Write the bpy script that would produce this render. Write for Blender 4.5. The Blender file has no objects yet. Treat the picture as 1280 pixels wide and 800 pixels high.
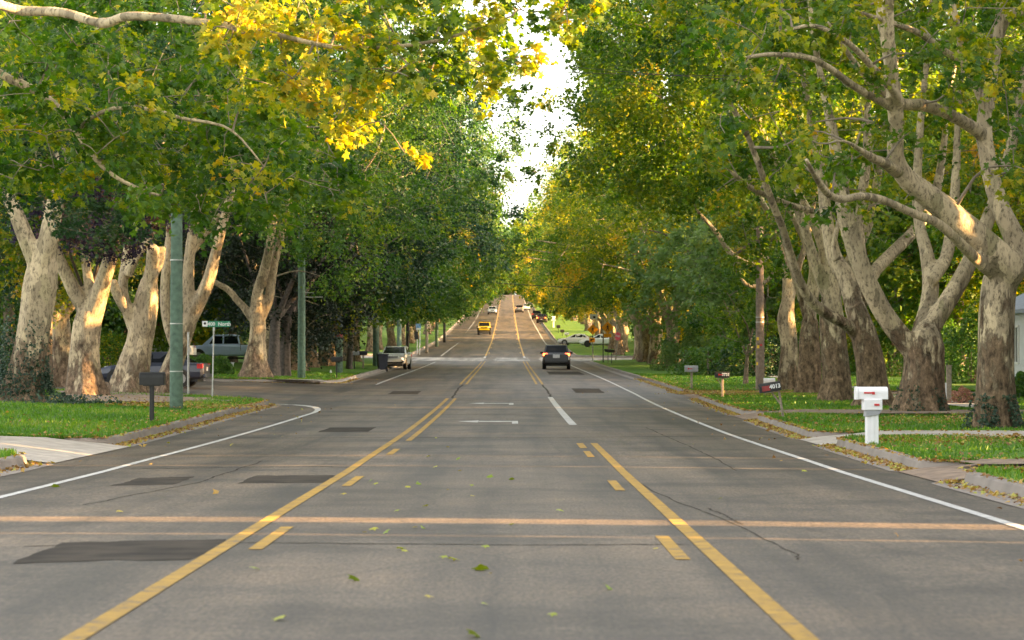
import bpy, bmesh, math, random
import numpy as np
from mathutils import Vector, Matrix

SC = bpy.context.scene
COL = SC.collection
R = math.radians
rng = np.random.default_rng(7)

# ------------------------------------------------------------------ camera model
FPX, CH, TH = 3490.0, 1.43, math.atan(63 / 3490.0)

def pix(px, py, d):
    """point at forward distance d that the photograph shows at (px, py)"""
    u, v = px - 640.0, 400.0 - py
    Y = FPX * math.cos(TH) - v * math.sin(TH)
    Z = FPX * math.sin(TH) + v * math.cos(TH)
    return np.array([u * d / Y, d, CH + Z * d / Y])

def proj(x, y, z):
    f = y * math.cos(TH) + (z - CH) * math.sin(TH)
    u = -y * math.sin(TH) + (z - CH) * math.cos(TH)
    return 640 + FPX * x / f, 400 - FPX * u / f

# ------------------------------------------------------------------ terrain
_cd = np.array([-200, 50, 67, 95, 110, 131, 200, 272, 400, 592, 800, 1000, 1060, 1150, 1500, 4000.])
_cz = np.array([0, 0, .08, .27, .42, .78, 1.6, 2.6, 5.6, 12.1, 20.6, 28.6, 29.6, 29.8, 29.8, 29.8])
_gd = np.arange(-200, 4000, 4.0)
_gz = np.interp(_gd, _cd, _cz)
for _ in range(3):
    _p = np.pad(_gz, 3, mode='edge')
    _gz = np.convolve(_p, np.ones(7) / 7, mode='valid')
_gz = np.where(_gd < 44, 0, _gz)

def zroad(d): return np.interp(d, _gd, _gz)
def xoff(d): return np.maximum(-1.3, -0.0016 * np.maximum(0, np.asarray(d, float) - 60))

def H0(x, d):
    x = np.asarray(x, float); d = np.asarray(d, float)
    return zroad(d) + .03 * np.clip(-x - 7.5, 0, 14) - .006 * np.clip(np.abs(x) - 2, 0, 5)

LAWN = .14
def XR(d): return np.interp(d, [0, 35, 55, 76, 113, 160, 280, 1200], [5.75, 5.75, 6.05, 6.5, 7.1, 6.9, 6.8, 6.8]) + xoff(d)
def XL(d): return np.interp(d, [0, 50, 78, 90, 131, 250, 290, 1200], [-7.3, -7.45, -8.0, -8.0, -8.2, -8.3, -10, -10]) + xoff(d)

def gp(px, py, lawn=True, dmin=20, dmax=1000):
    """ground point seen at pixel (px, py)"""
    d = np.arange(dmin, dmax, .25)
    x = (px - 640) * d / FPX
    z = H0(x, d) + (LAWN if lawn else 0)
    yy = proj(x, d, z)[1]
    k = np.where(yy <= py)[0]
    i = int(k[0]) if len(k) else len(d) - 1
    return float(x[i]), float(d[i]), float(z[i])

def gpd(px, d, lawn=True):
    x = (px - 640) * d / FPX
    return float(x), float(d), float(H0(x, d) + (LAWN if lawn else 0))

# ------------------------------------------------------------------ mesh builder
class MB:
    def __init__(s): s.v = []; s.f = []; s.n = 0; s.mi = []; s.tint = []
    def add(s, verts, faces, mi=0, tint=None):
        verts = np.asarray(verts, np.float32).reshape(-1, 3)
        if not isinstance(faces, list) or (len(faces) and not isinstance(faces[0], np.ndarray)):
            if isinstance(faces, np.ndarray): faces = [faces]
            else:
                by = {}
                for f in faces: by.setdefault(len(f), []).append(f)
                faces = [np.array(q) for q in by.values()]
        for q in faces:
            s.f.append(np.asarray(q, np.int64) + s.n); s.mi.append(np.full(len(q), mi, np.int32))
            s.tint.append(np.zeros(len(q), np.float32) if tint is None else np.broadcast_to(np.asarray(tint, np.float32), (len(q),)))
        s.v.append(verts); s.n += len(verts)
        return s
    def box(s, c, sz, mi=0, rot=None):
        c = np.array(c, float); h = np.array(sz, float) / 2
        v = np.array([[x, y, z] for x in (-1, 1) for y in (-1, 1) for z in (-1, 1)], float) * h
        if rot is not None: v = v @ np.array(rot).T
        return s.add(v + c, [(0, 1, 3, 2), (4, 6, 7, 5), (0, 4, 5, 1), (2, 3, 7, 6), (0, 2, 6, 4), (1, 5, 7, 3)], mi)
    def cyl(s, p0, p1, r0, r1=None, n=12, mi=0):
        return s.tube([p0, p1], [r0, r0 if r1 is None else r1], n, mi)
    def tube(s, pts, rad, n=8, mi=0, lobes=None, cap=True):
        P = np.asarray(pts, float); rad = np.asarray(rad, float); m = len(P)
        T = np.gradient(P, axis=0); T /= np.linalg.norm(T, axis=1)[:, None] + 1e-9
        up = np.array([0, 0, 1.]) if abs(T[0][2]) < .9 else np.array([1., 0, 0])
        a = np.cross(T[0], up); a /= np.linalg.norm(a)
        ang = np.linspace(0, 2 * np.pi, n, endpoint=False)
        V = np.zeros((m, n, 3))
        for i in range(m):
            a = a - T[i] * (a @ T[i]); a /= np.linalg.norm(a) + 1e-9
            b = np.cross(T[i], a)
            rr = rad[i] * (lobes[i] if lobes is not None else np.ones(n))
            V[i] = P[i] + np.outer(np.cos(ang) * rr, a) + np.outer(np.sin(ang) * rr, b)
        i, j = np.meshgrid(np.arange(m - 1), np.arange(n), indexing='ij')
        j2 = (j + 1) % n
        q = np.stack([i * n + j, i * n + j2, (i + 1) * n + j2, (i + 1) * n + j], -1).reshape(-1, 4)
        fs = [q]
        if cap: fs += [np.array([list(range(n))[::-1]]), np.array([[(m - 1) * n + k for k in range(n)]])]
        return s.add(V.reshape(-1, 3), fs, mi)
    def prism(s, outline, h0, h1, axis='y', mi=0):
        """outline in the two axes other than axis, extruded along axis"""
        o = np.asarray(outline, float); n = len(o)
        def lay(h):
            if axis == 'y': return np.stack([o[:, 0], np.full(n, h), o[:, 1]], 1)
            if axis == 'x': return np.stack([np.full(n, h), o[:, 0], o[:, 1]], 1)
            return np.stack([o[:, 0], o[:, 1], np.full(n, h)], 1)
        v = np.vstack([lay(h0), lay(h1)])
        f = [tuple(range(n))[::-1], tuple(range(n, 2 * n))] + [(k, (k + 1) % n, n + (k + 1) % n, n + k) for k in range(n)]
        return s.add(v, f, mi)
    def mesh(s, name, smooth=False):
        me = bpy.data.meshes.new(name)
        v = np.vstack(s.v) if s.v else np.zeros((0, 3), np.float32)
        me.vertices.add(len(v)); me.vertices.foreach_set('co', v.astype(np.float32).ravel())
        tot = np.concatenate([np.full(len(q), q.shape[1], np.int32) for q in s.f])
        loops = np.concatenate([q.ravel() for q in s.f]).astype(np.int32)
        st = np.concatenate([[0], np.cumsum(tot)[:-1]]).astype(np.int32)
        me.loops.add(len(loops)); me.loops.foreach_set('vertex_index', loops)
        me.polygons.add(len(tot)); me.polygons.foreach_set('loop_start', st)
        try: me.polygons.foreach_set('loop_total', tot)
        except Exception: pass
        me.polygons.foreach_set('material_index', np.concatenate(s.mi))
        me.polygons.foreach_set('use_smooth', np.full(len(tot), smooth, bool))
        t = np.concatenate(s.tint)
        if np.any(t):
            at = me.attributes.new('tint', 'FLOAT', 'FACE'); at.data.foreach_set('value', t.astype(np.float32))
        me.update(calc_edges=True); me.validate()
        return me

def props(o, label=None, cat=None, group=None, kind=None):
    if label: o['label'] = label
    if cat: o['category'] = cat
    if group: o['group'] = group
    if kind: o['kind'] = kind
    return o

def mk(name, mb, mats, parent=None, smooth=False, loc=None, rz=None, bevel=None, **pr):
    me = mb.mesh(name, smooth) if isinstance(mb, MB) else mb
    o = bpy.data.objects.new(name, me); COL.objects.link(o)
    if not isinstance(mats, (list, tuple)): mats = [mats]
    for m in mats: me.materials.append(m)
    if parent: o.parent = parent
    if loc is not None: o.location = loc
    if rz is not None: o.rotation_euler[2] = rz
    if bevel:
        b = o.modifiers.new('bevel', 'BEVEL'); b.width = bevel; b.segments = 2; b.limit_method = 'ANGLE'; b.angle_limit = R(35)
    return props(o, **pr)

def empty(name, loc, rz=0, **pr):
    o = bpy.data.objects.new(name, None); COL.objects.link(o)
    o.empty_display_size = .2
    o.location = loc; o.rotation_euler[2] = rz
    return props(o, **pr)

def copy_tree(o, parent=None):
    c = o.copy(); COL.objects.link(c)
    if parent: c.parent = parent
    for ch in [k for k in SC.objects if k.parent == o]: copy_tree(ch, c)
    return c

def kids(o): return [k for k in SC.objects if k.parent == o]

# ------------------------------------------------------------------ materials
def newmat(name):
    m = bpy.data.materials.new(name); m.use_nodes = True
    nt = m.node_tree; nt.nodes.clear()
    return m, nt, nt.nodes, nt.links

def nd(ns, t, **kw):
    n = ns.new(t)
    for k, v in kw.items():
        if k in n.inputs: n.inputs[k].default_value = v
        else: setattr(n, k, v)
    return n

def ramp(ns, stops, interp='LINEAR'):
    n = ns.new('ShaderNodeValToRGB'); e = n.color_ramp; e.interpolation = interp
    while len(e.elements) < len(stops): e.elements.new(.5)
    for i, (p, c) in enumerate(stops):
        e.elements[i].position = p
        e.elements[i].color = (c, c, c, 1) if isinstance(c, (int, float)) else (*c, 1)
    return n

def simple(name, col, rough=.6, metal=0, var=.12, scale=6, bump=0, coat=0, spec=.5):
    m, nt, ns, L = newmat(name)
    out = ns.new('ShaderNodeOutputMaterial'); b = nd(ns, 'ShaderNodeBsdfPrincipled', Roughness=rough, Metallic=metal)
    b.inputs['Specular IOR Level'].default_value = spec
    b.inputs['Coat Weight'].default_value = coat
    tc = ns.new('ShaderNodeTexCoord')
    no = nd(ns, 'ShaderNodeTexNoise', Scale=scale, Detail=5.0); L.new(tc.outputs['Object'], no.inputs['Vector'])
    c = np.array(col)
    r = ramp(ns, [(.3, tuple(c * (1 - var))), (.7, tuple(np.minimum(1, c * (1 + var))))]); L.new(no.outputs['Fac'], r.inputs['Fac'])
    L.new(r.outputs['Color'], b.inputs['Base Color'])
    if bump:
        bp = nd(ns, 'ShaderNodeBump', Strength=bump, Distance=.02); L.new(no.outputs['Fac'], bp.inputs['Height']); L.new(bp.outputs['Normal'], b.inputs['Normal'])
    L.new(b.outputs['BSDF'], out.inputs['Surface'])
    return m

def leafmat(name, stops, trans=.45, rough=.5, spec=.35):
    m, nt, ns, L = newmat(name)
    out = ns.new('ShaderNodeOutputMaterial')
    at = nd(ns, 'ShaderNodeAttribute', attribute_name='tint')
    oi = ns.new('ShaderNodeObjectInfo')
    ad = nd(ns, 'ShaderNodeMath', operation='MULTIPLY_ADD'); L.new(oi.outputs['Random'], ad.inputs[0]); ad.inputs[1].default_value = .10
    L.new(at.outputs['Fac'], ad.inputs[2])
    r = ramp(ns, stops); L.new(ad.outputs[0], r.inputs['Fac'])
    b = nd(ns, 'ShaderNodeBsdfPrincipled', Roughness=rough); b.inputs['Specular IOR Level'].default_value = spec
    L.new(r.outputs['Color'], b.inputs['Base Color'])
    t = ns.new('ShaderNodeBsdfTranslucent')
    hs = nd(ns, 'ShaderNodeHueSaturation', Saturation=1.15, Value=1.7, Hue=.49); L.new(r.outputs['Color'], hs.inputs['Color']); L.new(hs.outputs['Color'], t.inputs['Color'])
    mx = nd(ns, 'ShaderNodeMixShader', Fac=trans); L.new(b.outputs[0], mx.inputs[1]); L.new(t.outputs[0], mx.inputs[2])
    L.new(mx.outputs[0], out.inputs['Surface'])
    return m

def bark_sycamore(name, pale=(.47, .38, .25), brown=(.17, .118, .072), h0=-.3, h1=4.6):
    m, nt, ns, L = newmat(name)
    out = ns.new('ShaderNodeOutputMaterial'); b = nd(ns, 'ShaderNodeBsdfPrincipled', Roughness=.85)
    b.inputs['Specular IOR Level'].default_value = .25
    tc = ns.new('ShaderNodeTexCoord')
    # pale upper bark: patches of grey, cream and olive
    vo = nd(ns, 'ShaderNodeTexVoronoi', Scale=3.2); 
    wn = nd(ns, 'ShaderNodeTexNoise', Scale=2.4, Detail=4.0)
    mp = ns.new('ShaderNodeMapping'); mp.inputs['Scale'].default_value = (1.6, 1.6, .7)
    L.new(tc.outputs['Object'], mp.inputs['Vector']); L.new(mp.outputs[0], wn.inputs['Vector'])
    mxv = nd(ns, 'ShaderNodeMix', data_type='VECTOR'); mxv.inputs[0].default_value = .35
    L.new(mp.outputs[0], mxv.inputs[4]); L.new(wn.outputs['Color'], mxv.inputs[5]); L.new(mxv.outputs[1], vo.inputs['Vector'])
    p = np.array(pale)
    r1 = ramp(ns, [(0, tuple(p * .5)), (.3, tuple(p * .8)), (.6, tuple(p)), (.85, tuple(p * np.array([1.2, 1.2, 1.18]))), (1, tuple(p * np.array([.62, .66, .58])))])
    sp = ns.new('ShaderNodeSeparateColor'); L.new(vo.outputs['Color'], sp.inputs[0]); L.new(sp.outputs[0], r1.inputs['Fac'])
    n2 = nd(ns, 'ShaderNodeTexNoise', Scale=9.0, Detail=6.0, Roughness=.7); L.new(mp.outputs[0], n2.inputs['Vector'])
    r2 = ramp(ns, [(.37, .22), (.45, .7), (.52, 1.0)]); L.new(n2.outputs['Fac'], r2.inputs['Fac'])
    mu = nd(ns, 'ShaderNodeMix', data_type='RGBA', blend_type='MULTIPLY'); mu.inputs[0].default_value = .85
    L.new(r1.outputs[0], mu.inputs[6]); L.new(r2.outputs[0], mu.inputs[7])
    # brown flaking lower bark
    v2 = nd(ns, 'ShaderNodeTexVoronoi', Scale=11.0); mp2 = ns.new('ShaderNodeMapping'); mp2.inputs['Scale'].default_value = (1.3, 1.3, .75)
    L.new(tc.outputs['Object'], mp2.inputs['Vector']); L.new(mp2.outputs[0], v2.inputs['Vector'])
    n3 = nd(ns, 'ShaderNodeTexNoise', Scale=6.0, Detail=9.0, Roughness=.72); L.new(mp2.outputs[0], n3.inputs['Vector'])
    q = np.array(brown)
    r3 = ramp(ns, [(.36, tuple(q * .25)), (.47, tuple(q * .85)), (.56, tuple(q * 1.35)), (.66, tuple(q * np.array([2.4, 2.4, 2.5])))]); L.new(n3.outputs['Fac'], r3.inputs['Fac'])
    # blend by height with ragged border
    se = ns.new('ShaderNodeSeparateXYZ'); L.new(tc.outputs['Object'], se.inputs[0])
    mr = nd(ns, 'ShaderNodeMapRange'); mr.inputs[1].default_value = h0; mr.inputs[2].default_value = h1; mr.inputs[3].default_value = 1.0; mr.inputs[4].default_value = -.25
    L.new(se.outputs['Z'], mr.inputs[0])
    n4 = nd(ns, 'ShaderNodeTexNoise', Scale=1.7, Detail=9.0, Roughness=.72); L.new(mp.outputs[0], n4.inputs['Vector'])
    n4b = nd(ns, 'ShaderNodeMath', operation='MULTIPLY'); L.new(n4.outputs['Fac'], n4b.inputs[0]); n4b.inputs[1].default_value = 2.9
    oi = ns.new('ShaderNodeObjectInfo'); orr = nd(ns, 'ShaderNodeMath', operation='MULTIPLY_ADD'); L.new(oi.outputs['Random'], orr.inputs[0]); orr.inputs[1].default_value = .55; orr.inputs[2].default_value = -.42
    osum = nd(ns, 'ShaderNodeMath', operation='ADD'); L.new(orr.outputs[0], osum.inputs[0]); L.new(n4b.outputs[0], osum.inputs[1]); n4b = osum
    ad = nd(ns, 'ShaderNodeMath', operation='ADD'); L.new(mr.outputs[0], ad.inputs[0]); L.new(n4b.outputs[0], ad.inputs[1])
    ad2 = nd(ns, 'ShaderNodeMath', operation='MULTIPLY'); ad2.inputs[1].default_value = .5; L.new(ad.outputs[0], ad2.inputs[0]); ad = ad2
    r4 = ramp(ns, [(.78, 0.0), (.90, 1.0)]); L.new(ad.outputs[0], r4.inputs['Fac'])
    mx = nd(ns, 'ShaderNodeMix', data_type='RGBA'); L.new(r4.outputs[0], mx.inputs[0]); L.new(mu.outputs[2], mx.inputs[6]); L.new(r3.outputs[0], mx.inputs[7])
    L.new(mx.outputs[2], b.inputs['Base Color'])
    ma = nd(ns, 'ShaderNodeMath', operation='MULTIPLY'); L.new(n3.outputs['Fac'], ma.inputs[0]); L.new(r4.outputs[0], ma.inputs[1])
    a2 = nd(ns, 'ShaderNodeMath', operation='MULTIPLY_ADD'); L.new(n2.outputs['Fac'], a2.inputs[0]); a2.inputs[1].default_value = .35; L.new(ma.outputs[0], a2.inputs[2])
    bp = nd(ns, 'ShaderNodeBump', Strength=1.0, Distance=.10); L.new(a2.outputs[0], bp.inputs['Height']); L.new(bp.outputs[0], b.inputs['Normal'])
    L.new(b.outputs[0], out.inputs['Surface'])
    return m

def asphalt(name, base=(.10, .092, .082), marks=True):
    m, nt, ns, L = newmat(name)
    out = ns.new('ShaderNodeOutputMaterial'); b = nd(ns, 'ShaderNodeBsdfPrincipled', Roughness=.64)
    b.inputs['Specular IOR Level'].default_value = .4
    g = ns.new('ShaderNodeTexCoord'); c = np.array(base)
    mpf = ns.new('ShaderNodeMapping'); mpf.inputs['Scale'].default_value = (1, .2, 1); L.new(g.outputs['Object'], mpf.inputs['Vector'])
    fine = nd(ns, 'ShaderNodeTexNoise', Scale=34.0, Detail=4.0, Roughness=.75); L.new(mpf.outputs[0], fine.inputs['Vector'])
    r1 = ramp(ns, [(.36, tuple(c * .48)), (.5, tuple(c)), (.66, tuple(c * 1.75))]); L.new(fine.outputs['Fac'], r1.inputs['Fac'])
    mp = ns.new('ShaderNodeMapping'); mp.inputs['Scale'].default_value = (.95, .035, 1); L.new(g.outputs['Object'], mp.inputs['Vector'])
    st = nd(ns, 'ShaderNodeTexNoise', Scale=1.0, Detail=5.0, Roughness=.6); L.new(mp.outputs[0], st.inputs['Vector'])
    r2 = ramp(ns, [(.36, .34), (.5, 1.0), (.64, 1.5)]); L.new(st.outputs['Fac'], r2.inputs['Fac'])
    mu = nd(ns, 'ShaderNodeMix', data_type='RGBA', blend_type='MULTIPLY'); mu.inputs[0].default_value = .8; L.new(r1.outputs[0], mu.inputs[6]); L.new(r2.outputs[0], mu.inputs[7])
    bl = nd(ns, 'ShaderNodeTexNoise', Scale=.35, Detail=6.0, Roughness=.65); L.new(g.outputs['Object'], bl.inputs['Vector'])
    r3 = ramp(ns, [(.37, (.42, .40, .38)), (.5, (1, 1, 1)), (.63, (1.4, 1.33, 1.24))]); L.new(bl.outputs['Fac'], r3.inputs['Fac'])
    m2 = nd(ns, 'ShaderNodeMix', data_type='RGBA', blend_type='MULTIPLY'); m2.inputs[0].default_value = .9; L.new(mu.outputs[2], m2.inputs[6]); L.new(r3.outputs[0], m2.inputs[7])
    # thin wandering cracks
    wv = nd(ns, 'ShaderNodeTexNoise', Scale=.9, Detail=4.0); L.new(g.outputs['Object'], wv.inputs['Vector'])
    mv = nd(ns, 'ShaderNodeMix', data_type='VECTOR'); mv.inputs[0].default_value = .12; L.new(g.outputs['Object'], mv.inputs[4]); L.new(wv.outputs['Color'], mv.inputs[5])
    mpc = ns.new('ShaderNodeMapping'); mpc.inputs['Scale'].default_value = (.42, .16, 1); L.new(mv.outputs[1], mpc.inputs['Vector'])
    vo = nd(ns, 'ShaderNodeTexVoronoi', Scale=1.0, feature='DISTANCE_TO_EDGE'); L.new(mpc.outputs[0], vo.inputs['Vector'])
    r4 = ramp(ns, [(.0, .35), (.006, .75), (.014, 1.0)]); L.new(vo.outputs['Distance'], r4.inputs['Fac'])
    m3 = nd(ns, 'ShaderNodeMix', data_type='RGBA', blend_type='MULTIPLY'); L.new(bl.outputs['Fac'], m3.inputs[0]); L.new(m2.outputs[2], m3.inputs[6]); L.new(r4.outputs[0], m3.inputs[7])
    L.new(m3.outputs[2], b.inputs['Base Color'])
    bp = nd(ns, 'ShaderNodeBump', Strength=.35, Distance=.012); L.new(fine.outputs['Fac'], bp.inputs['Height']); L.new(bp.outputs[0], b.inputs['Normal'])
    L.new(b.outputs[0], out.inputs['Surface'])
    return m

def lawnmat(name):
    m, nt, ns, L = newmat(name)
    out = ns.new('ShaderNodeOutputMaterial'); b = nd(ns, 'ShaderNodeBsdfPrincipled', Roughness=.9)
    b.inputs['Specular IOR Level'].default_value = .2
    g = ns.new('ShaderNodeTexCoord')
    n1 = nd(ns, 'ShaderNodeTexNoise', Scale=.55, Detail=8.0, Roughness=.7); L.new(g.outputs['Object'], n1.inputs['Vector'])
    r1 = ramp(ns, [(.3, (.042, .10, .012)), (.5, (.075, .165, .016)), (.7, (.13, .19, .025))]); L.new(n1.outputs['Fac'], r1.inputs['Fac'])
    n2 = nd(ns, 'ShaderNodeTexNoise', Scale=16.0, Detail=4.0); L.new(g.outputs['Object'], n2.inputs['Vector'])
    r2 = ramp(ns, [(.3, .5), (.7, 1.3)]); L.new(n2.outputs['Fac'], r2.inputs['Fac'])
    mu = nd(ns, 'ShaderNodeMix', data_type='RGBA', blend_type='MULTIPLY'); mu.inputs[0].default_value = 1; L.new(r1.outputs[0], mu.inputs[6]); L.new(r2.outputs[0], mu.inputs[7])
    n3 = nd(ns, 'ShaderNodeTexNoise', Scale=.22, Detail=7.0, Roughness=.7); L.new(g.outputs['Object'], n3.inputs['Vector'])
    r3 = ramp(ns, [(.60, 0.0), (.68, 1.0)]); L.new(n3.outputs['Fac'], r3.inputs['Fac'])
    mx = nd(ns, 'ShaderNodeMix', data_type='RGBA'); L.new(r3.outputs[0], mx.inputs[0]); L.new(mu.outputs[2], mx.inputs[6]); mx.inputs[7].default_value = (.10, .07, .04, 1)
    L.new(mx.outputs[2], b.inputs['Base Color'])
    bp = nd(ns, 'ShaderNodeBump', Strength=.8, Distance=.04); L.new(n2.outputs['Fac'], bp.inputs['Height']); L.new(bp.outputs[0], b.inputs['Normal'])
    L.new(b.outputs[0], out.inputs['Surface'])
    return m

def worn_paint(name, col, wear=.42):
    m, nt, ns, L = newmat(name)
    out = ns.new('ShaderNodeOutputMaterial'); b = nd(ns, 'ShaderNodeBsdfPrincipled', Roughness=.7)
    g = ns.new('ShaderNodeTexCoord')
    n1 = nd(ns, 'ShaderNodeTexNoise', Scale=3.2, Detail=10.0, Roughness=.82); L.new(g.outputs['Object'], n1.inputs['Vector'])
    c = np.array(col)
    r = ramp(ns, [(wear - .04, (.075, .065, .055)), (wear + .03, tuple(c * .62)), (wear + .2, tuple(c))]); L.new(n1.outputs['Fac'], r.inputs['Fac'])
    L.new(r.outputs[0], b.inputs['Base Color']); L.new(b.outputs[0], out.inputs['Surface'])
    return m

GREEN = [(0, (.012, .040, .011)), (.3, (.033, .088, .015)), (.55, (.070, .142, .018)), (.72, (.14, .19, .022)), (.86, (.21, .205, .02)), (1, (.36, .24, .025))]
M = dict(
    leaf_green=leafmat('leaf_green', GREEN),
    leaf_dark=leafmat('leaf_dark', [(0, (.008, .024, .012)), (.4, (.016, .05, .018)), (.7, (.03, .075, .02)), (.9, (.07, .10, .02)), (1, (.2, .17, .03))], .3),
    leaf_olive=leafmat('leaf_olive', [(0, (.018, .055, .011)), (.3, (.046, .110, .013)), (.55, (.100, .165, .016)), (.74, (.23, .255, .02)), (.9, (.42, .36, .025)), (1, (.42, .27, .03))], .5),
    leaf_gold=leafmat('leaf_gold', [(0, (.10, .12, .015)), (.35, (.20, .19, .02)), (.65, (.40, .33, .025)), (1, (.55, .40, .03))], .5),
    leaf_blue=leafmat('leaf_blue', [(0, (.05, .10, .03)), (.5, (.12, .20, .06)), (.8, (.18, .26, .07)), (1, (.26, .28, .06))], .45),
    leaf_maroon=leafmat('leaf_maroon', [(0, (.012, .010, .02)), (.5, (.03, .02, .045)), (.8, (.09, .045, .05)), (1, (.2, .09, .05))], .3),
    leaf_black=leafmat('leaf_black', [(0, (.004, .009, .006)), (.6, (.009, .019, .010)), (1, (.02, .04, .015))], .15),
    leaf_ivy=leafmat('leaf_ivy', [(0, (.012, .03, .02)), (.6, (.03, .06, .035)), (1, (.07, .11, .06))], .2),
    leaf_bush=leafmat('leaf_bush', [(0, (.022, .062, .012)), (.5, (.055, .135, .02)), (1, (.14, .20, .03))], .38),
    leaf_fallen=leafmat('leaf_fallen', [(0, (.16, .09, .035)), (.4, (.26, .15, .05)), (.7, (.40, .26, .06)), (1, (.30, .32, .05))], .2),
    leaf_yg=leafmat('leaf_yellow_green', [(0, (.12, .20, .02)), (.6, (.30, .32, .03)), (1, (.45, .33, .04))], .2),
    leaf_pink=leafmat('leaf_pink', [(0, (.25, .13, .09)), (1, (.45, .25, .18))], .3),
    bark=bark_sycamore('bark_sycamore'),
    bark_left=bark_sycamore('bark_sycamore_pale', pale=(.48, .375, .245), brown=(.19, .13, .085), h0=-1.2, h1=3.0),
    bough=simple('bough_bark', (.20, .165, .12), .9, var=.45, scale=5, bump=.4),
    bark_dark=simple('bark_dark', (.07, .055, .045), .9, var=.5, scale=9, bump=.8),
    bark_brown=simple('bark_brown', (.16, .115, .08), .9, var=.45, scale=9, bump=.8),
    asphalt=asphalt('asphalt', (.068, .052, .036)), asphalt_pale=asphalt('asphalt_pale', (.2, .19, .175)),
    patch=simple('asphalt_patch', (.034, .027, .020), .9, var=.6, scale=2, bump=.3, spec=.15),
    tar=simple('crack_tar', (.034, .028, .021), .85, var=.4, scale=5, spec=.15),
    lawn=lawnmat('lawn_soil'),
    grass=leafmat('grass_blades', [(0, (.035, .10, .01)), (.5, (.085, .20, .016)), (.85, (.17, .25, .03)), (1, (.28, .26, .08))], .35),
    concrete=simple('concrete', (.36, .32, .28), .85, var=.25, scale=3, bump=.25),
    kerb=simple('kerb_concrete', (.2, .172, .15), .9, var=.22, scale=1.3, bump=.1),
    dirt=simple('packed_dirt', (.19, .135, .095), .95, var=.4, scale=4, bump=.5),
    white_paint=worn_paint('road_paint_white', (.50, .49, .47), .38), yellow_paint=worn_paint('road_paint_yellow', (.40, .225, .008), .42),
    yellow_far=worn_paint('road_paint_yellow_faded', (.5, .32, .09), .36),
    pole_green=simple('treated_pole_green', (.085, .135, .098), .85, var=.3, scale=7, bump=.4),
    pole_grey=simple('weathered_pole', (.2, .15, .115), .85, var=.35, scale=9, bump=.5),
    wood=simple('weathered_wood', (.27, .22, .17), .85, var=.35, scale=12, bump=.5),
    steel=simple('galvanised_steel', (.42, .42, .40), .45, .7, .12, 20),
    black=simple('black_paint', (.012, .012, .013), .45, 0, .2, 12), rubber=simple('rubber', (.02, .02, .021), .8, 0, .2, 12),
    white=simple('white_plastic', (.72, .72, .74), .45, 0, .06, 6), grey=simple('grey_paint', (.28, .29, .31), .5, 0, .12, 8),
    red=simple('red_paint', (.5, .025, .03), .45, 0, .1, 8), red_dull=simple('red_faded', (.28, .04, .04), .6, 0, .25, 14),
    orange=simple('sign_orange', (.92, .36, .010), .4, 0, .06, 8), sign_green=simple('sign_green', (.01, .19, .10), .4, 0, .06, 8),
    sign_white=simple('sign_white', (.7, .7, .7), .4, 0, .05, 8), pink_red=simple('sign_red', (.62, .05, .08), .4, 0, .06, 8),
    blue_sign=simple('sign_blue', (.16, .32, .6), .4, 0, .1, 8),
    glass=simple('car_glass', (.010, .013, .018), .08, 0, .1, 4, spec=.14), 
    rim=simple('alloy_rim', (.3, .3, .31), .35, .6, .1, 8),
    bin=simple('dark_plastic_bin', (.014, .016, .03), .5, 0, .15, 8),
    siding=simple('white_siding', (.62, .63, .66), .6, 0, .05, 5), roof_blue=simple('blue_grey_shingle', (.22, .25, .3), .85, 0, .2, 8, .4),
    brick=simple('maroon_brick', (.2, .06, .05), .85, 0, .25, 8, .3), trim=simple('white_trim', (.7, .7, .7), .5, 0, .05, 5),
    plate=simple('licence_plate', (.6, .6, .62), .4, 0, .12, 20), wire=simple('wire_sheath', (.02, .02, .02), .5),
    tag_yellow=simple('tag_yellow', (.75, .5, .03), .5),
)
for k, c, mt in [('car_charcoal', (.035, .038, .048), .3), ('car_silver', (.68, .70, .73), .2), ('car_blue', (.035, .043, .075), .2), ('car_pickup', (.52, .64, .88), .1),
                 ('car_yellow', (.44, .33, .008), 0), ('car_white', (.75, .76, .78), 0), ('car_grey', (.35, .33, .34), .4), ('car_maroon', (.07, .04, .045), .3)]:
    M[k] = simple(k, c, .3, mt, .04, 2, coat=.35)
def lamp_mat(name, col, st):
    m, nt, ns, L = newmat(name); out = ns.new('ShaderNodeOutputMaterial')
    b = nd(ns, 'ShaderNodeBsdfPrincipled', Roughness=.25); b.inputs['Base Color'].default_value = (*col, 1)
    b.inputs['Emission Color'].default_value = (*col, 1); b.inputs['Emission Strength'].default_value = st
    L.new(b.outputs[0], out.inputs['Surface']); return m
M['tail_lit'] = lamp_mat('tail_lamp_lit', (.9, .10, .03), 1.0)
M['tail_amber'] = lamp_mat('tail_lamp_amber', (1.0, .35, .04), 1.3)
M['head_lamp'] = simple('head_lamp_glass', (.7, .7, .68), .15, .2, .05, 8)
EXPOSURE = 3.3
# ------------------------------------------------------------------ ground, roads, kerbs
def grid(xs, ds, zf, jitter=None):
    X, D = np.meshgrid(xs, ds); Z = zf(X, D)
    v = np.stack([X, D, Z], -1).reshape(-1, 3); n, m = X.shape
    i, j = np.meshgrid(np.arange(n - 1), np.arange(m - 1), indexing='ij')
    q = np.stack([i * m + j, i * m + j + 1, (i + 1) * m + j + 1, (i + 1) * m + j], -1).reshape(-1, 4)
    return v, q

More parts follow.
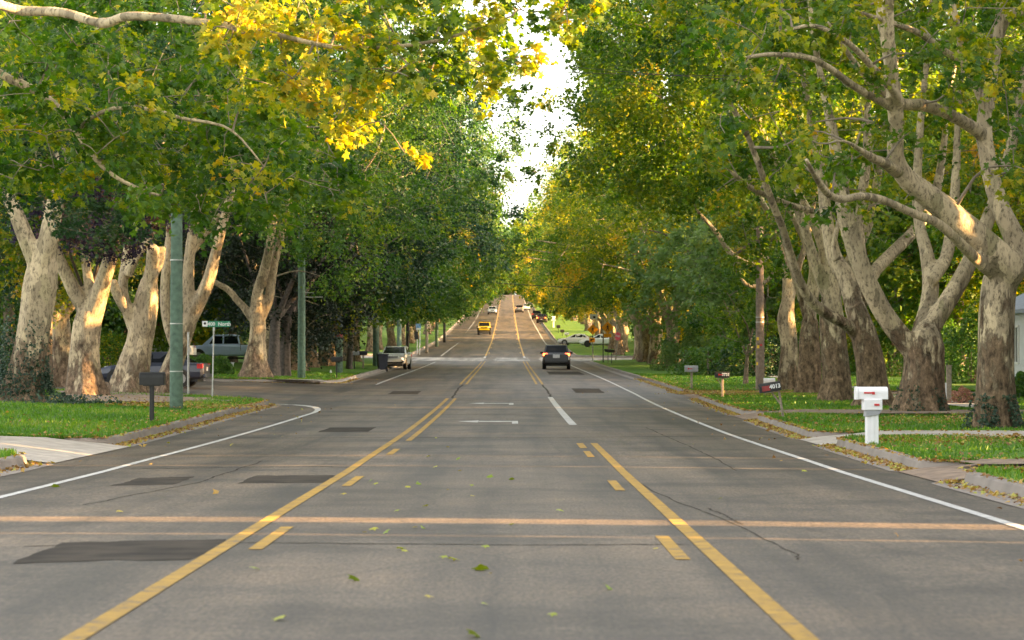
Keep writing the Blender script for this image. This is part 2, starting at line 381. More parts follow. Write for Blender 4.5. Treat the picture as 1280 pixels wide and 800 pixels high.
DS = np.concatenate([np.arange(-60, 150, 2.0), np.arange(150, 420, 5), np.arange(420, 1200, 15)])
v, q = grid(np.concatenate([[-700, -300, -150], np.arange(-90, 91, 6), [150, 300, 700]]), np.concatenate([DS, [1400, 2000, 3000]]), lambda x, d: H0(x, d) - .05)
mk('ground', MB().add(v, q), M['lawn'], kind='structure')
v, q = grid(np.concatenate([np.arange(-90, -24, 6), np.arange(-24, 24, 1.0), np.arange(24, 91, 6)]), DS, lambda x, d: H0(x, d))
mk('road', MB().add(v, q), M['asphalt'], kind='structure', smooth=True)
v, q = grid(np.arange(-90, 91, 5), np.arange(247, 276, 3), lambda x, d: H0(x, d) + .006)
mk('cross_street', MB().add(v, q), M['asphalt_pale'], kind='structure')

TS = np.array([0, .25, .6, 1, 1.6, 2.4, 3.4, 4.6, 6, 8, 10, 13, 17, 22, 30, 45, 80, 160, 300.])
lawn_v, kerb_mb, LBLOCKS = MB(), MB(), []
def flare(d, d0, d1, r0, r1):
    f = np.zeros_like(d)
    if r0 > 0:
        k = d < d0 + r0; f[k] = r0 - np.sqrt(np.maximum(0, r0 ** 2 - (d0 + r0 - d[k]) ** 2))
    if r1 > 0:
        k = d > d1 - r1; f[k] = r1 - np.sqrt(np.maximum(0, r1 ** 2 - (d[k] - d1 + r1) ** 2))
    return f
def lawn_z(x, d): return H0(x, d) + LAWN
def block(side, d0, d1, r0, r1, ext0, ext1):
    step = .5 if d1 < 130 else 2.0 if d1 < 300 else 8
    d = [d0]
    def arc(a, b, r, rev):
        t = np.linspace(0, np.pi / 2, 12)
        return list(d0 + r - r * np.cos(t)) if not rev else list(d1 - r + r * np.sin(t))
    mid = list(np.arange(d0 + r0, d1 - r1 + 1e-6, step))
    d = np.array(sorted(set(np.round((arc(d0, d1, r0, False) if r0 else [d0]) + mid + (arc(d0, d1, r1, True) if r1 else [d1]), 4))))
    X = XL if side < 0 else XR
    e = X(d) + side * flare(d, d0, d1, r0, r1)
    LBLOCKS.append((side, d, e))
    T, D = np.meshgrid(TS, d); E = e[:, None] + side * (T + .16)
    Z = lawn_z(E, D) + .03 * np.sin(E * .7 + D * .31) * np.minimum(1, T) + .02 * np.minimum(T, 1)
    vv = np.stack([E, D, Z], -1).reshape(-1, 3); n, m = E.shape
    i, j = np.meshgrid(np.arange(n - 1), np.arange(m - 1), indexing='ij')
    qq = np.stack([i * m + j, i * m + j + 1, (i + 1) * m + j + 1, (i + 1) * m + j], -1).reshape(-1, 4)
    if side < 0: qq = qq[:, ::-1]
    lawn_v.add(vv, qq)
    # kerb along the outline
    line = [(e[k], d[k]) for k in range(len(d))]
    pre = [(e[0] + side * t, d0) for t in np.arange(ext0, 0, -1.5)] if ext0 else []
    post = [(e[-1] + side * t, d1) for t in np.arange(1.5, ext1 + .1, 1.5)] if ext1 else []
    P = np.array(pre + line + post)
    keep = np.concatenate([[True], np.linalg.norm(np.diff(P, axis=0), axis=1) > .02]); P = P[keep]
    Tn = np.gradient(P, axis=0); Tn /= np.linalg.norm(Tn, axis=1)[:, None] + 1e-9
    N = np.stack([Tn[:, 1], -Tn[:, 0]], 1) * side      # towards the lawn
    prof = [(-.42, .008), (-.02, .012), (.02, .135), (.05, .158), (.17, .160), (.19, .05)]
    jig = .006 * np.sin(P[:, 1] * .9 + P[:, 0])
    V = np.zeros((len(P), len(prof), 3))
    for k, (o, z) in enumerate(prof):
        V[:, k, :2] = P + N * (o if k else o)
        V[:, k, 2] = H0(V[:, k, 0], V[:, k, 1]) + z + (jig if 1 < k < 5 else 0)
    n, m = len(P), len(prof)
    i, j = np.meshgrid(np.arange(n - 1), np.arange(m - 1), indexing='ij')
    qq = np.stack([i * m + j, i * m + j + 1, (i + 1) * m + j + 1, (i + 1) * m + j], -1).reshape(-1, 4)
    kerb_mb.add(V.reshape(-1, 3), [qq if side > 0 else qq[:, ::-1], np.array([[0, 1, 2, 3, 4, 5]]), np.array([[(n - 1) * m + k for k in range(m)]])])

block(-1, -40, 43.5, 0, .8, 0, 0)
block(-1, 51.5, 99, .8, 6.5, 0, 60)
block(-1, 131, 246, 5, 6, 60, 60)
block(-1, 277, 1150, 6, 0, 60, 0)
block(1, -40, 36.3, 0, .8, 0, 0)
block(1, 39.6, 52.4, .6, .8, 0, 0)
block(1, 56, 74, .8, 1.2, 0, 0)
block(1, 78, 104, 1.2, 1.2, 0, 0)
block(1, 111, 246, 1.5, 6, 0, 60)
block(1, 277, 1150, 6, 0, 60, 0)
mk('lawn', lawn_v, M['lawn'], kind='structure', smooth=True)
mk('kerb', kerb_mb, M['kerb'], kind='structure')

# driveways and paths in the gaps between lawns (a ramp up from the gutter)
def slab(name, side, d0, d1, xa, xb, mat, rise=.12):
    xs = np.concatenate([[xa, xa + side * .5], np.linspace(xa + side * 1.5, xb, 10)])
    v, q = grid(xs, np.linspace(d0, d1, 6), lambda x, d: H0(x, d) + .012 + rise * np.clip((np.abs(x) - abs(xa)) / 1.2, 0, 1))
    if side < 0: q = q[:, ::-1]
    mk(name, MB().add(v, q), mat, kind='structure')
slab('driveway', -1, 43.2, 51.9, -7.1, -40, M['concrete'], .15)
slab('driveway', 1, 36.0, 39.9, 5.5, 30, M['dirt'], .17)
slab('driveway', 1, 52.1, 56.6, 5.8, 30, M['concrete'], .185)
slab('driveway', 1, 73.4, 78.6, 6.2, 30, M['dirt'], .19)
slab('driveway', 1, 103.5, 111.5, 6.8, 30, M['dirt'])
v, q = grid(np.arange(-60, -8.5, 3), [131.4, 132.3, 133.2], lambda x, d: H0(x, d) + .185); mk('sidewalk', MB().add(v, q[:, ::-1]), M['concrete'], kind='structure')
for a, b in ((40.6, 51.2), (57.4, 72.4), (79.6, 102.4), (113, 238)):
    v, q = grid([13.3, 14.5], np.arange(a, b, 1.5), lambda x, d: H0(x, d) + LAWN + .065); mk('sidewalk', MB().add(v, q), M['concrete'], kind='structure')
v, q = grid([-17.6, -16.2], np.arange(53, 96, 1.5), lambda x, d: H0(x, d) + LAWN + .07); mk('sidewalk', MB().add(v, q), M['concrete'], kind='structure')
# bare soil under the left trees
def blob(name, cx, cy, rx, ry, mat, h, seed):
    g = np.random.default_rng(seed); n = 40; a = np.linspace(0, 2 * np.pi, n, endpoint=False)
    rr = 1 + .12 * np.sin(3 * a + seed) + .08 * np.sin(7 * a + 2 * seed) + g.normal(0, .03, n)
    x = np.concatenate([[cx], cx + rx * rr * np.cos(a)]); d = np.concatenate([[cy], cy + ry * rr * np.sin(a)])
    v = np.stack([x, d, H0(x, d) + h], 1)
    return mk(name, MB().add(v, [(0, 1 + k, 1 + (k + 1) % n) for k in range(n)]), mat, kind='structure')

blob('bare_soil', -12.0, 88.5, 2.6, 5.5, M['dirt'], LAWN + .075, 1); blob('bare_soil', -13.5, 96, 2.2, 2.6, M['dirt'], LAWN + .08, 2); blob('bare_soil', 7.2, 38.6, 1.0, 1.2, M['dirt'], LAWN + .06, 3)
# ------------------------------------------------------------------ paint
def stripe(mb, d0, d1, x0, x1=None, w=.12, h=.006, n=None, fx=None):
    n = n or max(2, int((d1 - d0) / 2.5)); d = np.linspace(d0, d1, n)
    x = (fx(d) if fx else np.linspace(x0, x1 if x1 is not None else x0, n)) + xoff(d)
    V = np.concatenate([np.stack([x - w / 2, d, H0(x - w / 2, d) + h], 1), np.stack([x + w / 2, d, H0(x + w / 2, d) + h], 1)])
    mb.add(V, [(k, n + k, n + k + 1, k + 1) for k in range(n - 1)])
ye, wh, yf = MB(), MB(), MB()
stripe(ye, 9, 104, -2.33, w=.13); stripe(ye, 9, 53.3, 1.56, w=.13)
stripe(ye, 55, 104, -2.04, w=.12); stripe(ye, 50.2, 53.3, 1.29, w=.13)
for d in (22.3, 34.5, 46.6): stripe(ye, d, d + 3.2, -2.05, w=.115)
for d in (9.1, 21.1, 33.2, 45.5): stripe(ye, d, d + 3.0, 1.29, w=.115)
for x in (-2.33, -2.05, 1.56, 1.28): stripe(ye, 132, 244, x, w=.11)
for x in (-2.33, 1.56): stripe(yf, 284, 1060, x, w=.16)
for k in range(14):
    for x in (-2.08, 1.31): stripe(yf, 300 + 36.6 * k, 306 + 36.6 * k, x, w=.14)
stripe(wh, 68, 106, 1.5, 1.52, w=.19)
stripe(wh, 270, 282, -2.33, w=.2); stripe(wh, 270, 282, 1.56, w=.2)
stripe(wh, 9, 246, 0, w=.12, fx=lambda d: np.interp(d, [0, 60, 113, 160, 246], [4.68, 4.68, 5.05, 5.0, 4.75]))
stripe(wh, 280, 1060, 0, w=.14, fx=lambda d: np.interp(d, [280, 390, 1060], [4.9, 5.1, 5.0]))
stripe(wh, 133, 243, -6.35, w=.12); stripe(wh, 285, 1060, -6.9, w=.14)
# left edge line turning into the side street
stripe(wh, 9, 82, -5.85, w=.12)
t = np.linspace(0, np.pi / 2, 20)
cx, cd, rx, rd = -7.95, 82.0, 2.1, 13.0
arc_ = np.stack([cx + rx * np.cos(t) + xoff(cd), cd + rd * np.sin(t)], 1)
arc_ = np.vstack([arc_, [[-9.3, 95.1], [-11, 95.3]]])
tn = np.gradient(arc_, axis=0); tn /= np.linalg.norm(tn, axis=1)[:, None]; nn = np.stack([-tn[:, 1], tn[:, 0]], 1)
wa = np.linspace(.06, .2, len(arc_))[:, None]
A, B = arc_ + nn * wa, arc_ - nn * wa
n = len(arc_)
V = np.vstack([np.column_stack([A, H0(A[:, 0], A[:, 1]) + .006]), np.column_stack([B, H0(B[:, 0], B[:, 1]) + .006])])
wh.add(V, [(k, k + 1, n + k + 1, n + k) for k in range(n - 1)][::1])
# turn arrow and legend bars in the centre lane
def flat(mb, poly, h=.007):
    p = np.array(poly, float); mb.add(np.column_stack([p, H0(p[:, 0], p[:, 1]) + h]), [tuple(range(len(p)))])
def turn_arrow(mb, cx, d):
    flat(mb, [(cx + .35, d), (cx + .5, d), (cx + .5, d + 2.9), (cx + .35, d + 2.9)])
    flat(mb, [(cx - .5, d + 2.0), (cx + .34, d + 2.0), (cx + .34, d + 2.9), (cx - .5, d + 2.9)])
    flat(mb, [(cx - 1.05, d + 2.45), (cx - .51, d + 1.4), (cx - .51, d + 3.5)])
turn_arrow(wh, -.35, 69); turn_arrow(wh, -.45, 93)
mk('road_marking_yellow', ye, M['yellow_paint'], kind='structure')
mk('road_marking_yellow_far', yf, M['yellow_far'], kind='structure')
mk('road_marking_white', wh, M['white_paint'], kind='structure')

# asphalt patches, tar lines
pt = MB()
def patch(x0, x1, d0, d1, sk=0.0, g=np.random.default_rng(3)):
    n = 7
    e = []
    for a, b in (((x0, d0), (x1, d0 + sk)), ((x1, d0 + sk), (x1, d1 + sk)), ((x1, d1 + sk), (x0, d1)), ((x0, d1), (x0, d0))):
        for k in range(n):
            tt = k / n; e.append((a[0] + (b[0] - a[0]) * tt + g.normal(0, .02), a[1] + (b[1] - a[1]) * tt + g.normal(0, .05)))
    flat(pt, e, .0035)
patch(-3.75, -2.42, 20.9, 23.4, .25); patch(-3.5, -2.42, 35.6, 38.2); patch(-5.0, -4.3, 35, 37.6, .4); patch(-4.3, -3.2, 62, 66)
patch(2.6, 3.8, 114, 123); patch(-5.0, -3.8, 112, 118); patch(2.2, 4.3, 165, 180)
mk('asphalt_patch', pt, M['patch'], kind='structure')
tr = MB()
def tarline(pts, w, g=np.random.default_rng(11)):
    P = np.array(pts, float); tt = np.linspace(0, 1, 40); s = np.linspace(0, 1, len(P))
    x = np.interp(tt, s, P[:, 0]) + np.cumsum(g.normal(0, .012, 40)); d = np.interp(tt, s, P[:, 1]) + np.cumsum(g.normal(0, .03, 40))
    Pn = np.stack([x, d], 1); tg = np.gradient(Pn, axis=0); tg /= np.linalg.norm(tg, axis=1)[:, None]; nr = np.stack([-tg[:, 1], tg[:, 0]], 1)
    ww = w * (.3 + .9 * np.abs(np.sin(np.arange(40) * 1.3 + g.random() * 6)))[:, None] * .5
    A, B = Pn + nr * ww, Pn - nr * ww
    V = np.vstack([np.column_stack([A, H0(A[:, 0], A[:, 1]) + .003]), np.column_stack([B, H0(B[:, 0], B[:, 1]) + .003])])
    tr.add(V, [(k, 40 + k, 41 + k, k + 1) for k in range(39)])
tarline([(-4, 22.9), (-2.3, 23.2), (0, 22.9), (1.5, 22.8)], .06)
tarline([(1.55, 37), (1.75, 31), (2.05, 26), (2.2, 22), (2.1, 21)], .022); tarline([(2.02, 29), (2.1, 27.5), (2.2, 26)], .03)
tarline([(-5.6, 41), (-3, 41.6), (-2.4, 41)], .07)
tarline([(-4.6, 30), (-4.1, 36), (-4, 44)], .03); tarline([(-7, 58), (0, 57), (5, 58.5)], .12); tarline([(-7, 79), (0, 80), (6, 79)], .14)
tarline([(-2.2, 104), (-2.3, 118), (-2.25, 131)], .1); tarline([(1.5, 106), (1.55, 118), (1.5, 131)], .1)
tarline([(3.2, 40), (3.3, 52), (3.2, 66)], .025); tarline([(-8, 100), (5, 101)], .14); tarline([(-8, 142), (6, 141)], .2); tarline([(-8, 168), (6, 169)], .2)
mk('crack_tar', tr, M['tar'], kind='structure')
# ------------------------------------------------------------------ foliage
def _leaf(kind):
    if kind == 'hi':
        a = np.array([0, 25, 52, 80, 112, 150, 180, 210, 248, 280, 308, 335]); r = np.array([1, .52, .92, .45, .72, .42, .22, .42, .72, .45, .92, .52])
        a = R(1) * a; v = np.stack([np.sin(a) * r, np.cos(a) * r, -.22 * r * np.abs(np.sin(a)) - .12 * r * np.maximum(0, np.cos(a))], 1)
        v = np.vstack([[0, 0, 0], v]) * .5
        f = np.array([[0, 1 + k, 1 + (k + 1) % 12] for k in range(12)])
    elif kind == 'mid':
        v = np.array([[0, -.42, 0], [.42, -.22, -.12], [.24, .05, -.03], [.46, .3, -.14], [0, .52, -.1], [-.46, .3, -.14], [-.24, .05, -.03], [-.42, -.22, -.12]])
        f = np.array([[0, 1, 2, 6], [2, 3, 4, 4], [6, 2, 4, 5], [0, 6, 7, 7]])
        v = np.array([[0, -.45, 0], [.46, -.1, -.12], [.16, .1, 0], [0, .52, -.1], [-.16, .1, 0], [-.46, -.1, -.12]])
        f = np.array([[0, 1, 2, 4], [0, 4, 5, 5], [4, 2, 3, 3]])
        return v, [np.array([[0, 1, 2], [0, 2, 4], [0, 4, 5], [4, 2, 3]])]
    else:
        v = np.array([[0, -.5, 0], [.4, 0, -.1], [0, .5, -.05], [-.4, 0, -.1]]); return v, [np.array([[0, 1, 2, 3]])]
    return v, [f]

def leaves(mb, P, size, tint, g, kind='mid', updir=None, upw=.8, droop=.5, mi=0):
    n = len(P)
    lv, lf = _leaf(kind)
    nrm = g.normal(0, .62, (n, 3)); nrm[:, 2] += upw
    if updir is not None: nrm += updir * .45
    nrm /= np.linalg.norm(nrm, axis=1)[:, None] + 1e-9
    t = g.normal(0, .8, (n, 3)); t[:, 2] -= droop
    if updir is not None: t += updir * .5
    t -= nrm * np.sum(t * nrm, 1)[:, None]; t /= np.linalg.norm(t, axis=1)[:, None] + 1e-9
    b = np.cross(t, nrm)
    s = size * g.uniform(.6, 1.25, n)
    V = P[:, None, :] + s[:, None, None] * (lv[None, :, 0:1] * b[:, None, :] + lv[None, :, 1:2] * t[:, None, :] + lv[None, :, 2:3] * nrm[:, None, :])
    m = len(lv); off = (np.arange(n) * m)[:, None, None]
    F = [(f[None] + off).reshape(-1, f.shape[1]) for f in lf]
    mb.v.append(V.reshape(-1, 3).astype(np.float32))
    for f0, f in zip(lf, F):
        mb.f.append(f + mb.n); mb.mi.append(np.full(len(f), mi, np.int32)); mb.tint.append(np.repeat(tint, len(f0)).astype(np.float32) + 1e-4)
    mb.n += n * m

def clump_leaves(mb, C, rad, n, tb, g, size, kind, sig=.13, axis=None, squash=.75, ntw=7):
    """sprays of leaves on short twigs round each clump centre"""
    for c, r, k, t in zip(C, rad, n, tb):
        d = g.normal(0, 1, (ntw, 3)); 
        if axis is not None: d += 1.0 * (c - axis) / (np.linalg.norm(c - axis) + 1e-6)
        d[:, 2] *= squash; d /= np.linalg.norm(d, axis=1)[:, None]
        ln = r * g.uniform(.55, 1.2, ntw)
        w = g.integers(0, ntw, k); u = g.uniform(.12, 1, k) ** .7
        P = c + d[w] * (ln[w] * u)[:, None] + g.normal(0, sig * r, (k, 3))
        P[:, 2] -= .28 * r * u ** 2
        twig_t = g.normal(0, .07, ntw)
        leaves(mb, P, size, np.clip(t + twig_t[w] + g.normal(0, .09, k), 0, 1), g, kind, updir=d[w])

def catmull(P, n):
    P = np.asarray(P, float); m = len(P)
    if m == 2: return P[0] + (P[1] - P[0]) * np.linspace(0, 1, n)[:, None]
    Q = np.vstack([2 * P[0] - P[1], P, 2 * P[-1] - P[-2]]); out = []
    for t in np.linspace(0, m - 1 - 1e-9, n):
        i = int(t); u = t - i; a, b, c, d = Q[i], Q[i + 1], Q[i + 2], Q[i + 3]
        out.append(.5 * (2 * b + (c - a) * u + (2 * a - 5 * b + 4 * c - d) * u * u + (3 * b - a - 3 * c + d) * u ** 3))
    return np.array(out)

def limb(mb, pts, rad, g, n=12, flare=0, seg=None, knob=.085):
    """a smooth tapering limb; flare > 0 spreads roots at its foot"""
    L = np.sum(np.linalg.norm(np.diff(np.asarray(pts, float), axis=0), axis=1))
    k = seg or int(np.clip(L / .28, 6, 60))
    P = catmull(pts, k); r = np.interp(np.linspace(0, 1, k), np.linspace(0, 1, len(rad)), rad)
    a = np.linspace(0, 2 * np.pi, n, endpoint=False)
    lob = np.ones((k, n)); ph = g.uniform(0, 6, 8)
    h = np.linspace(0, L, k)
    for q, (f, am) in enumerate(((2, 1.), (3, .8), (5, .5), (7, .35))):
        lob += knob * am * np.sin(f * a[None] + ph[q] + 1.1 * np.sin(h[:, None] * (.5 + .25 * q) + ph[q + 4]))
    if flare:
        hz = P[:, 2] - P[0, 2]; fl = flare * np.exp(-np.maximum(0, hz - .35) / .45)
        lob *= 1 + fl[:, None] * (.75 + .5 * np.cos(5 * a[None] + ph[1]) + .35 * np.cos(3 * a[None] + ph[2]))
    mb.tube(P, r, n, 0, lob)
    return P, r

def remeshed(mb, vox):
    me = mb.mesh('tmp', True); o = bpy.data.objects.new('tmp', me); COL.objects.link(o)
    m = o.modifiers.new('r', 'REMESH'); m.mode = 'VOXEL'; m.voxel_size = vox; m.use_smooth_shade = True
    s = o.modifiers.new('s', 'SMOOTH'); s.factor = .5; s.iterations = 3
    dg = bpy.context.evaluated_depsgraph_get(); ev = o.evaluated_get(dg); em = ev.to_mesh()
    nv = len(em.vertices); v = np.empty(nv * 3, np.float32); em.vertices.foreach_get('co', v)
    tot = np.empty(len(em.polygons), np.int32); em.polygons.foreach_get('loop_total', tot)
    lo = np.empty(len(em.loops), np.int32); em.loops.foreach_get('vertex_index', lo)
    st = np.concatenate([[0], np.cumsum(tot)[:-1]])
    out = MB(); fs = []
    for k in (3, 4):
        s_ = st[tot == k]
        if len(s_): fs.append(lo[s_[:, None] + np.arange(k)])
    out.add(v.reshape(-1, 3), fs); ev.to_mesh_clear()
    bpy.data.objects.remove(o); bpy.data.meshes.remove(me)
    return out

def boughs(mb, nodes, C, g, r0=.05, sides=5, keep=1.0):
    """branches from the limbs to every clump, each growing from the nearest wood already there"""
    N = [np.asarray(nodes, float)]; allN = np.asarray(nodes, float); rr = np.full(len(allN), r0 * 1.6)
    order = np.argsort([np.min(np.linalg.norm(allN - c, axis=1)) for c in C])
    for i in order:
        c = C[i]; dist = np.linalg.norm(allN - c, axis=1) + .6 * np.maximum(0, allN[:, 2] - c[2])
        k = int(np.argmin(dist)); a = allN[k]; L = np.linalg.norm(c - a)
        if L < .3: continue
        mid = (a + c) / 2 + g.normal(0, .10 * L, 3); mid[2] += .08 * L
        P = catmull([a, mid, c], max(4, int(L / .5) + 3))
        ra = max(.012, min(rr[k] * .8, .014 + .017 * L))
        r = np.linspace(ra, max(.007, ra * .35), len(P))
        if g.random() < keep: mb.tube(P, r, sides, 1, cap=False)
        allN = np.vstack([allN, P[1:]]); rr = np.concatenate([rr, r[1:]])

def scatter_clumps(g, n, fn, gap):
    """n clump centres from sampler fn() with least spacing gap"""
    out = np.zeros((0, 3)); tries = 0
    while len(out) < n and tries < n * 60:
        tries += 1; p = fn()
        if p is None: continue
        if len(out) and np.min(np.sum((out - p) ** 2, 1)) < gap * gap: continue
        out = np.vstack([out, p])
    return out

def dome(g, c, r, lo=.35, zmin=None, cut=None):
    c, r = np.array(c, float), np.array(r, float)
    def f():
        d = g.normal(0, 1, 3); d /= np.linalg.norm(d)
        p = c + r * d * (lo + (1 - lo) * g.random() ** .6) * (1 + .16 * math.sin(4 * d[0] + 3 * d[1]) + .12 * math.sin(7 * d[2] + 5 * d[0]))
        if zmin is not None and p[2] < zmin: return None
        if cut is not None and not cut(p): return None
        return p
    return f

def make_tree(name, base, limbs, clumps, tints, barkm, leafm, g, rads=1.2, per=200, size=.17, kind='mid', vox=.07, bough=.05, flare=.5, remesh=True, axis=None, boughkeep=1, extra=None, sig=.14, **pr):
    """limbs: list of (points, radii), first is the trunk, world coordinates; clumps in world coordinates"""
    base = np.array(base, float)
    root = empty(name, base, **pr)
    mb = MB(); nodes = []; thin = []
    for k, (P, r) in enumerate(limbs):
        P = np.asarray(P, float) - base
        pp, rr = limb(mb, P, r, g, 14 if k == 0 else 10, flare if k == 0 else 0)
        s_ = np.where(rr < .085)[0]
        if k and len(s_) > 2: thin.append((pp[max(0, s_[0] - 1):], rr[max(0, s_[0] - 1):]))
        if k: nodes.append(pp[len(pp) // 4:])
        else: nodes.append(pp[int(len(pp) * .8):])
    if remesh:
        mb = remeshed(mb, vox)
        for pp, rr in thin: mb.tube(pp, rr, 8, 0)
    C = np.asarray(clumps, float).reshape(-1, 3) - base
    if len(C): boughs(mb, np.vstack(nodes), C, g, bough, keep=boughkeep)
    mk('trunk', mb, [barkm, M['bough']], root, smooth=True)
    if len(C):
        lv = MB(); rad = np.broadcast_to(rads, (len(C),)) * g.uniform(.75, 1.25, len(C))
        nn = (np.broadcast_to(per, (len(C),)) * g.uniform(.7, 1.3, len(C))).astype(int)
        ax = C.mean(0) if axis is None else np.asarray(axis) - base
        clump_leaves(lv, C, rad, nn, np.broadcast_to(tints, (len(C),)), g, size, kind, axis=ax, sig=sig)
        mk('crown', lv, leafm, root)
    return root

# ------------------------------------------------------------------ street-tree prototypes (trunk at origin, leaning towards +x = the road)
def syc_limbs(g, r=.52, fork=2.6, lean=.25, spread=1.0, top=15):
    fx = fork * .12 * g.normal()
    L = [([(0, 0, -.4), (0, 0, .3), (fx * .3, 0, fork * .5), (fx, .1 * g.normal(), fork)], [r * 1.05, r, r * .86, r * .9])]
    nl = int(g.integers(3, 5)); a0 = g.uniform(0, 6.28)
    for k in range(nl):
        a = a0 + k * 6.28 / nl + g.normal(0, .25); out = g.uniform(.32, .6) * spread
        dx, dy = math.cos(a) * out + lean, math.sin(a) * out
        h = top - fork; p = np.array([fx, 0, fork - .35]); P = [p.copy()]; d = np.array([dx * .7, dy * .7, .8])
        for s in range(5):
            p = p + d * h * .19 + g.normal(0, .18, 3); P.append(p.copy()); d = d * .97 + np.array([dx * .10, dy * .10, .05]) + g.normal(0, .10, 3)
        rk = r * g.uniform(.45, .62)
        L.append((P, [rk, rk * .85, rk * .62, rk * .45, rk * .28, rk * .12]))
        for s in (2, 3):
            q = P[s]; e = np.array([dx + g.normal(0, .5), dy + g.normal(0, .5), .45]) * g.uniform(2.2, 4)
            L.append(([q, q + e * .45 + g.normal(0, .15, 3), q + e + g.normal(0, .3, 3)], [rk * .42, rk * .3, rk * .1]))
    return L

def street_tree(name, seed, leafm, barkm, kind, n, per, size, crown_c, crown_r, zmin, cut=None, rads=1.25, gap=1.35, remesh=True, vox=.08, tint=(.45, .13), r=.52, fork=2.6, lean=.25, low=None, flare=.5, **pr):
    g = np.random.default_rng(seed)
    L = syc_limbs(g, r, fork, lean)
    C = scatter_clumps(g, n, dome(g, crown_c, crown_r, .35, zmin, cut), gap)
    if low is not None: C = np.vstack([C, scatter_clumps(g, low[0], dome(g, low[1], low[2], .2, low[3]), gap * .8)])
    T = np.clip(g.normal(tint[0], tint[1], len(C)), 0, .97)
    return make_tree(name, (0, 0, 0), L, C, T, barkm, leafm, g, rads, per, size, kind, vox, remesh=remesh, flare=flare, axis=(crown_c[0], crown_c[1], crown_c[2] * .75), **pr)
# ------------------------------------------------------------------ right-hand sycamores, limbs after the photograph
LSC = .78
def PL(lst, d, dd=0, sc=None):
    """list of (px, py, radius_px) -> world points and radii at distance d (dd: added per step)"""
    P, r = [], []
    for k, (a, b, c) in enumerate(lst):
        dk = d + dd * k; P.append(pix(a, b, dk)); r.append(c * (sc or LSC) * dk / FPX)
    if sc is None and len(P) > 3 and lst[-1][2] > 3 and lst[-1][1] <= 270:
        v = P[-1] - P[-2]; n_ = np.linalg.norm(v); v = v / n_ * .8 + np.array([0, 0, .35]); P += [P[-1] + v * 1.6, P[-1] + v * 3.6 + np.array([.3, 0, .2])]; r += [r[-1] * .6, r[-1] * .16]
    return P, r
def trunk_from(px, py, lst, d, r0):
    """trunk polyline from a base pixel, rooted in the lawn at distance d"""
    x, d, z = gpd(px, d); P = [np.array([x, d, z - .35]), np.array([x, d, z + .15])]; rr = [r0 * TSC * d / FPX, r0 * TSC * .93 * d / FPX]
    p2, r2 = PL(lst, d, 0, TSC); r2[-1] *= .8
    return np.array([x, d, z]), (P + p2, rr + r2)
RS = M['bark']; TSC = .84
def rclumps(g, c, r, n, zmin, gap=1.3, cut=None, lo=.3): return scatter_clumps(g, n, dome(g, c, r, lo, zmin, cut), gap)
notroad = lambda p: p[0] > 2.9

G = np.random.default_rng(101)
d = 60
b, t = trunk_from(1245, 540, [(1244, 490, 30), (1245, 440, 29), (1246, 390, 29), (1250, 350, 28), (1258, 332, 24)], d, 33)
L = [t, PL([(1250, 352, 24), (1262, 336, 24), (1228, 302, 22), (1190, 270, 21), (1160, 245, 19), (1132, 222, 16), (1120, 195, 14), (1121, 160, 13), (1118, 128, 13)], d, -.3),
     PL([(1118, 132, 12), (1116, 105, 11), (1109, 60, 10), (1102, 20, 9), (1096, -60, 7), (1090, -150, 4)], d - 2, .2),
     PL([(1126, 130, 9), (1112, 108, 7), (1094, 88, 6), (1070, 62, 5), (1045, 44, 4.5), (1015, 32, 3.5), (975, 40, 2)], d - 2.4, -.6),
     PL([(1118, 134, 9), (1092, 122, 7), (1062, 104, 6), (1038, 86, 5.5), (1010, 72, 5), (960, 68, 3.5), (915, 76, 2)], d - 2.2, -.9),
     PL([(1122, 215, 12), (1106, 204, 10), (1092, 198, 8), (1076, 188, 4.5), (1060, 178, 2.5), (1046, 176, 1)], d - 2.4, -.8),
     PL([(1252, 350, 22), (1276, 322, 19), (1266, 292, 17), (1252, 262, 15), (1242, 232, 14), (1235, 200, 13), (1230, 166, 13), (1232, 130, 11), (1240, 85, 9), (1248, 40, 8), (1254, -40, 7), (1262, -150, 5)], d, .15),
     PL([(1232, 172, 12), (1214, 158, 11), (1186, 142, 10), (1154, 131, 10), (1124, 128, 9)], d + 1, -.6),
     PL([(1234, 140, 8), (1216, 100, 7), (1203, 76, 6), (1199, 40, 5), (1190, 0, 5), (1184, -70, 3)], d + 1, -.2),
     PL([(1204, 78, 6), (1178, 62, 5.5), (1150, 42, 5.5), (1128, 33, 5), (1100, 24, 4), (1070, 14, 3)], d + .8, -.6),
     PL([(1254, 352, 12), (1222, 326, 10), (1200, 304, 9), (1172, 279, 8), (1140, 266, 7.5), (1106, 251, 7), (1078, 245, 6), (1052, 249, 6), (1034, 241, 6), (1020, 222, 5), (1008, 200, 3)], d + .1, -.95),
     PL([(1234, 168, 7), (1250, 40, 9), (1278, 10, 10), (1310, -30, 10)], d + 2, .2)]
g = G
C = np.vstack([rclumps(g, (11, 60, 14.5), (8.5, 9, 5), 150, 8.7, 1.05, lambda p: True),
               np.array([pix(1205, 95, 59.5), pix(1220, 72, 59), pix(1185, 108, 60), pix(1060, 10, 57), pix(985, 48, 54), pix(930, 80, 52), pix(1160, 60, 58), pix(1270, 120, 58),
                         pix(1040, 262, 54), pix(1018, 268, 53.5), pix(1085, 258, 56), pix(1130, 250, 58.5), pix(1005, 205, 52), pix(960, 20, 52), pix(900, 20, 50), pix(1140, 10, 58), pix(1262, 215, 63), pix(1205, 30, 60)])])
spr = np.array([pix(g.uniform(900, 1300), -20 + 240 * g.random() ** 1.7, g.uniform(52, 66)) for _ in range(90)])
C = np.vstack([spr, C])
T = np.clip(g.normal(.45, .15, len(C)), .08, .82)
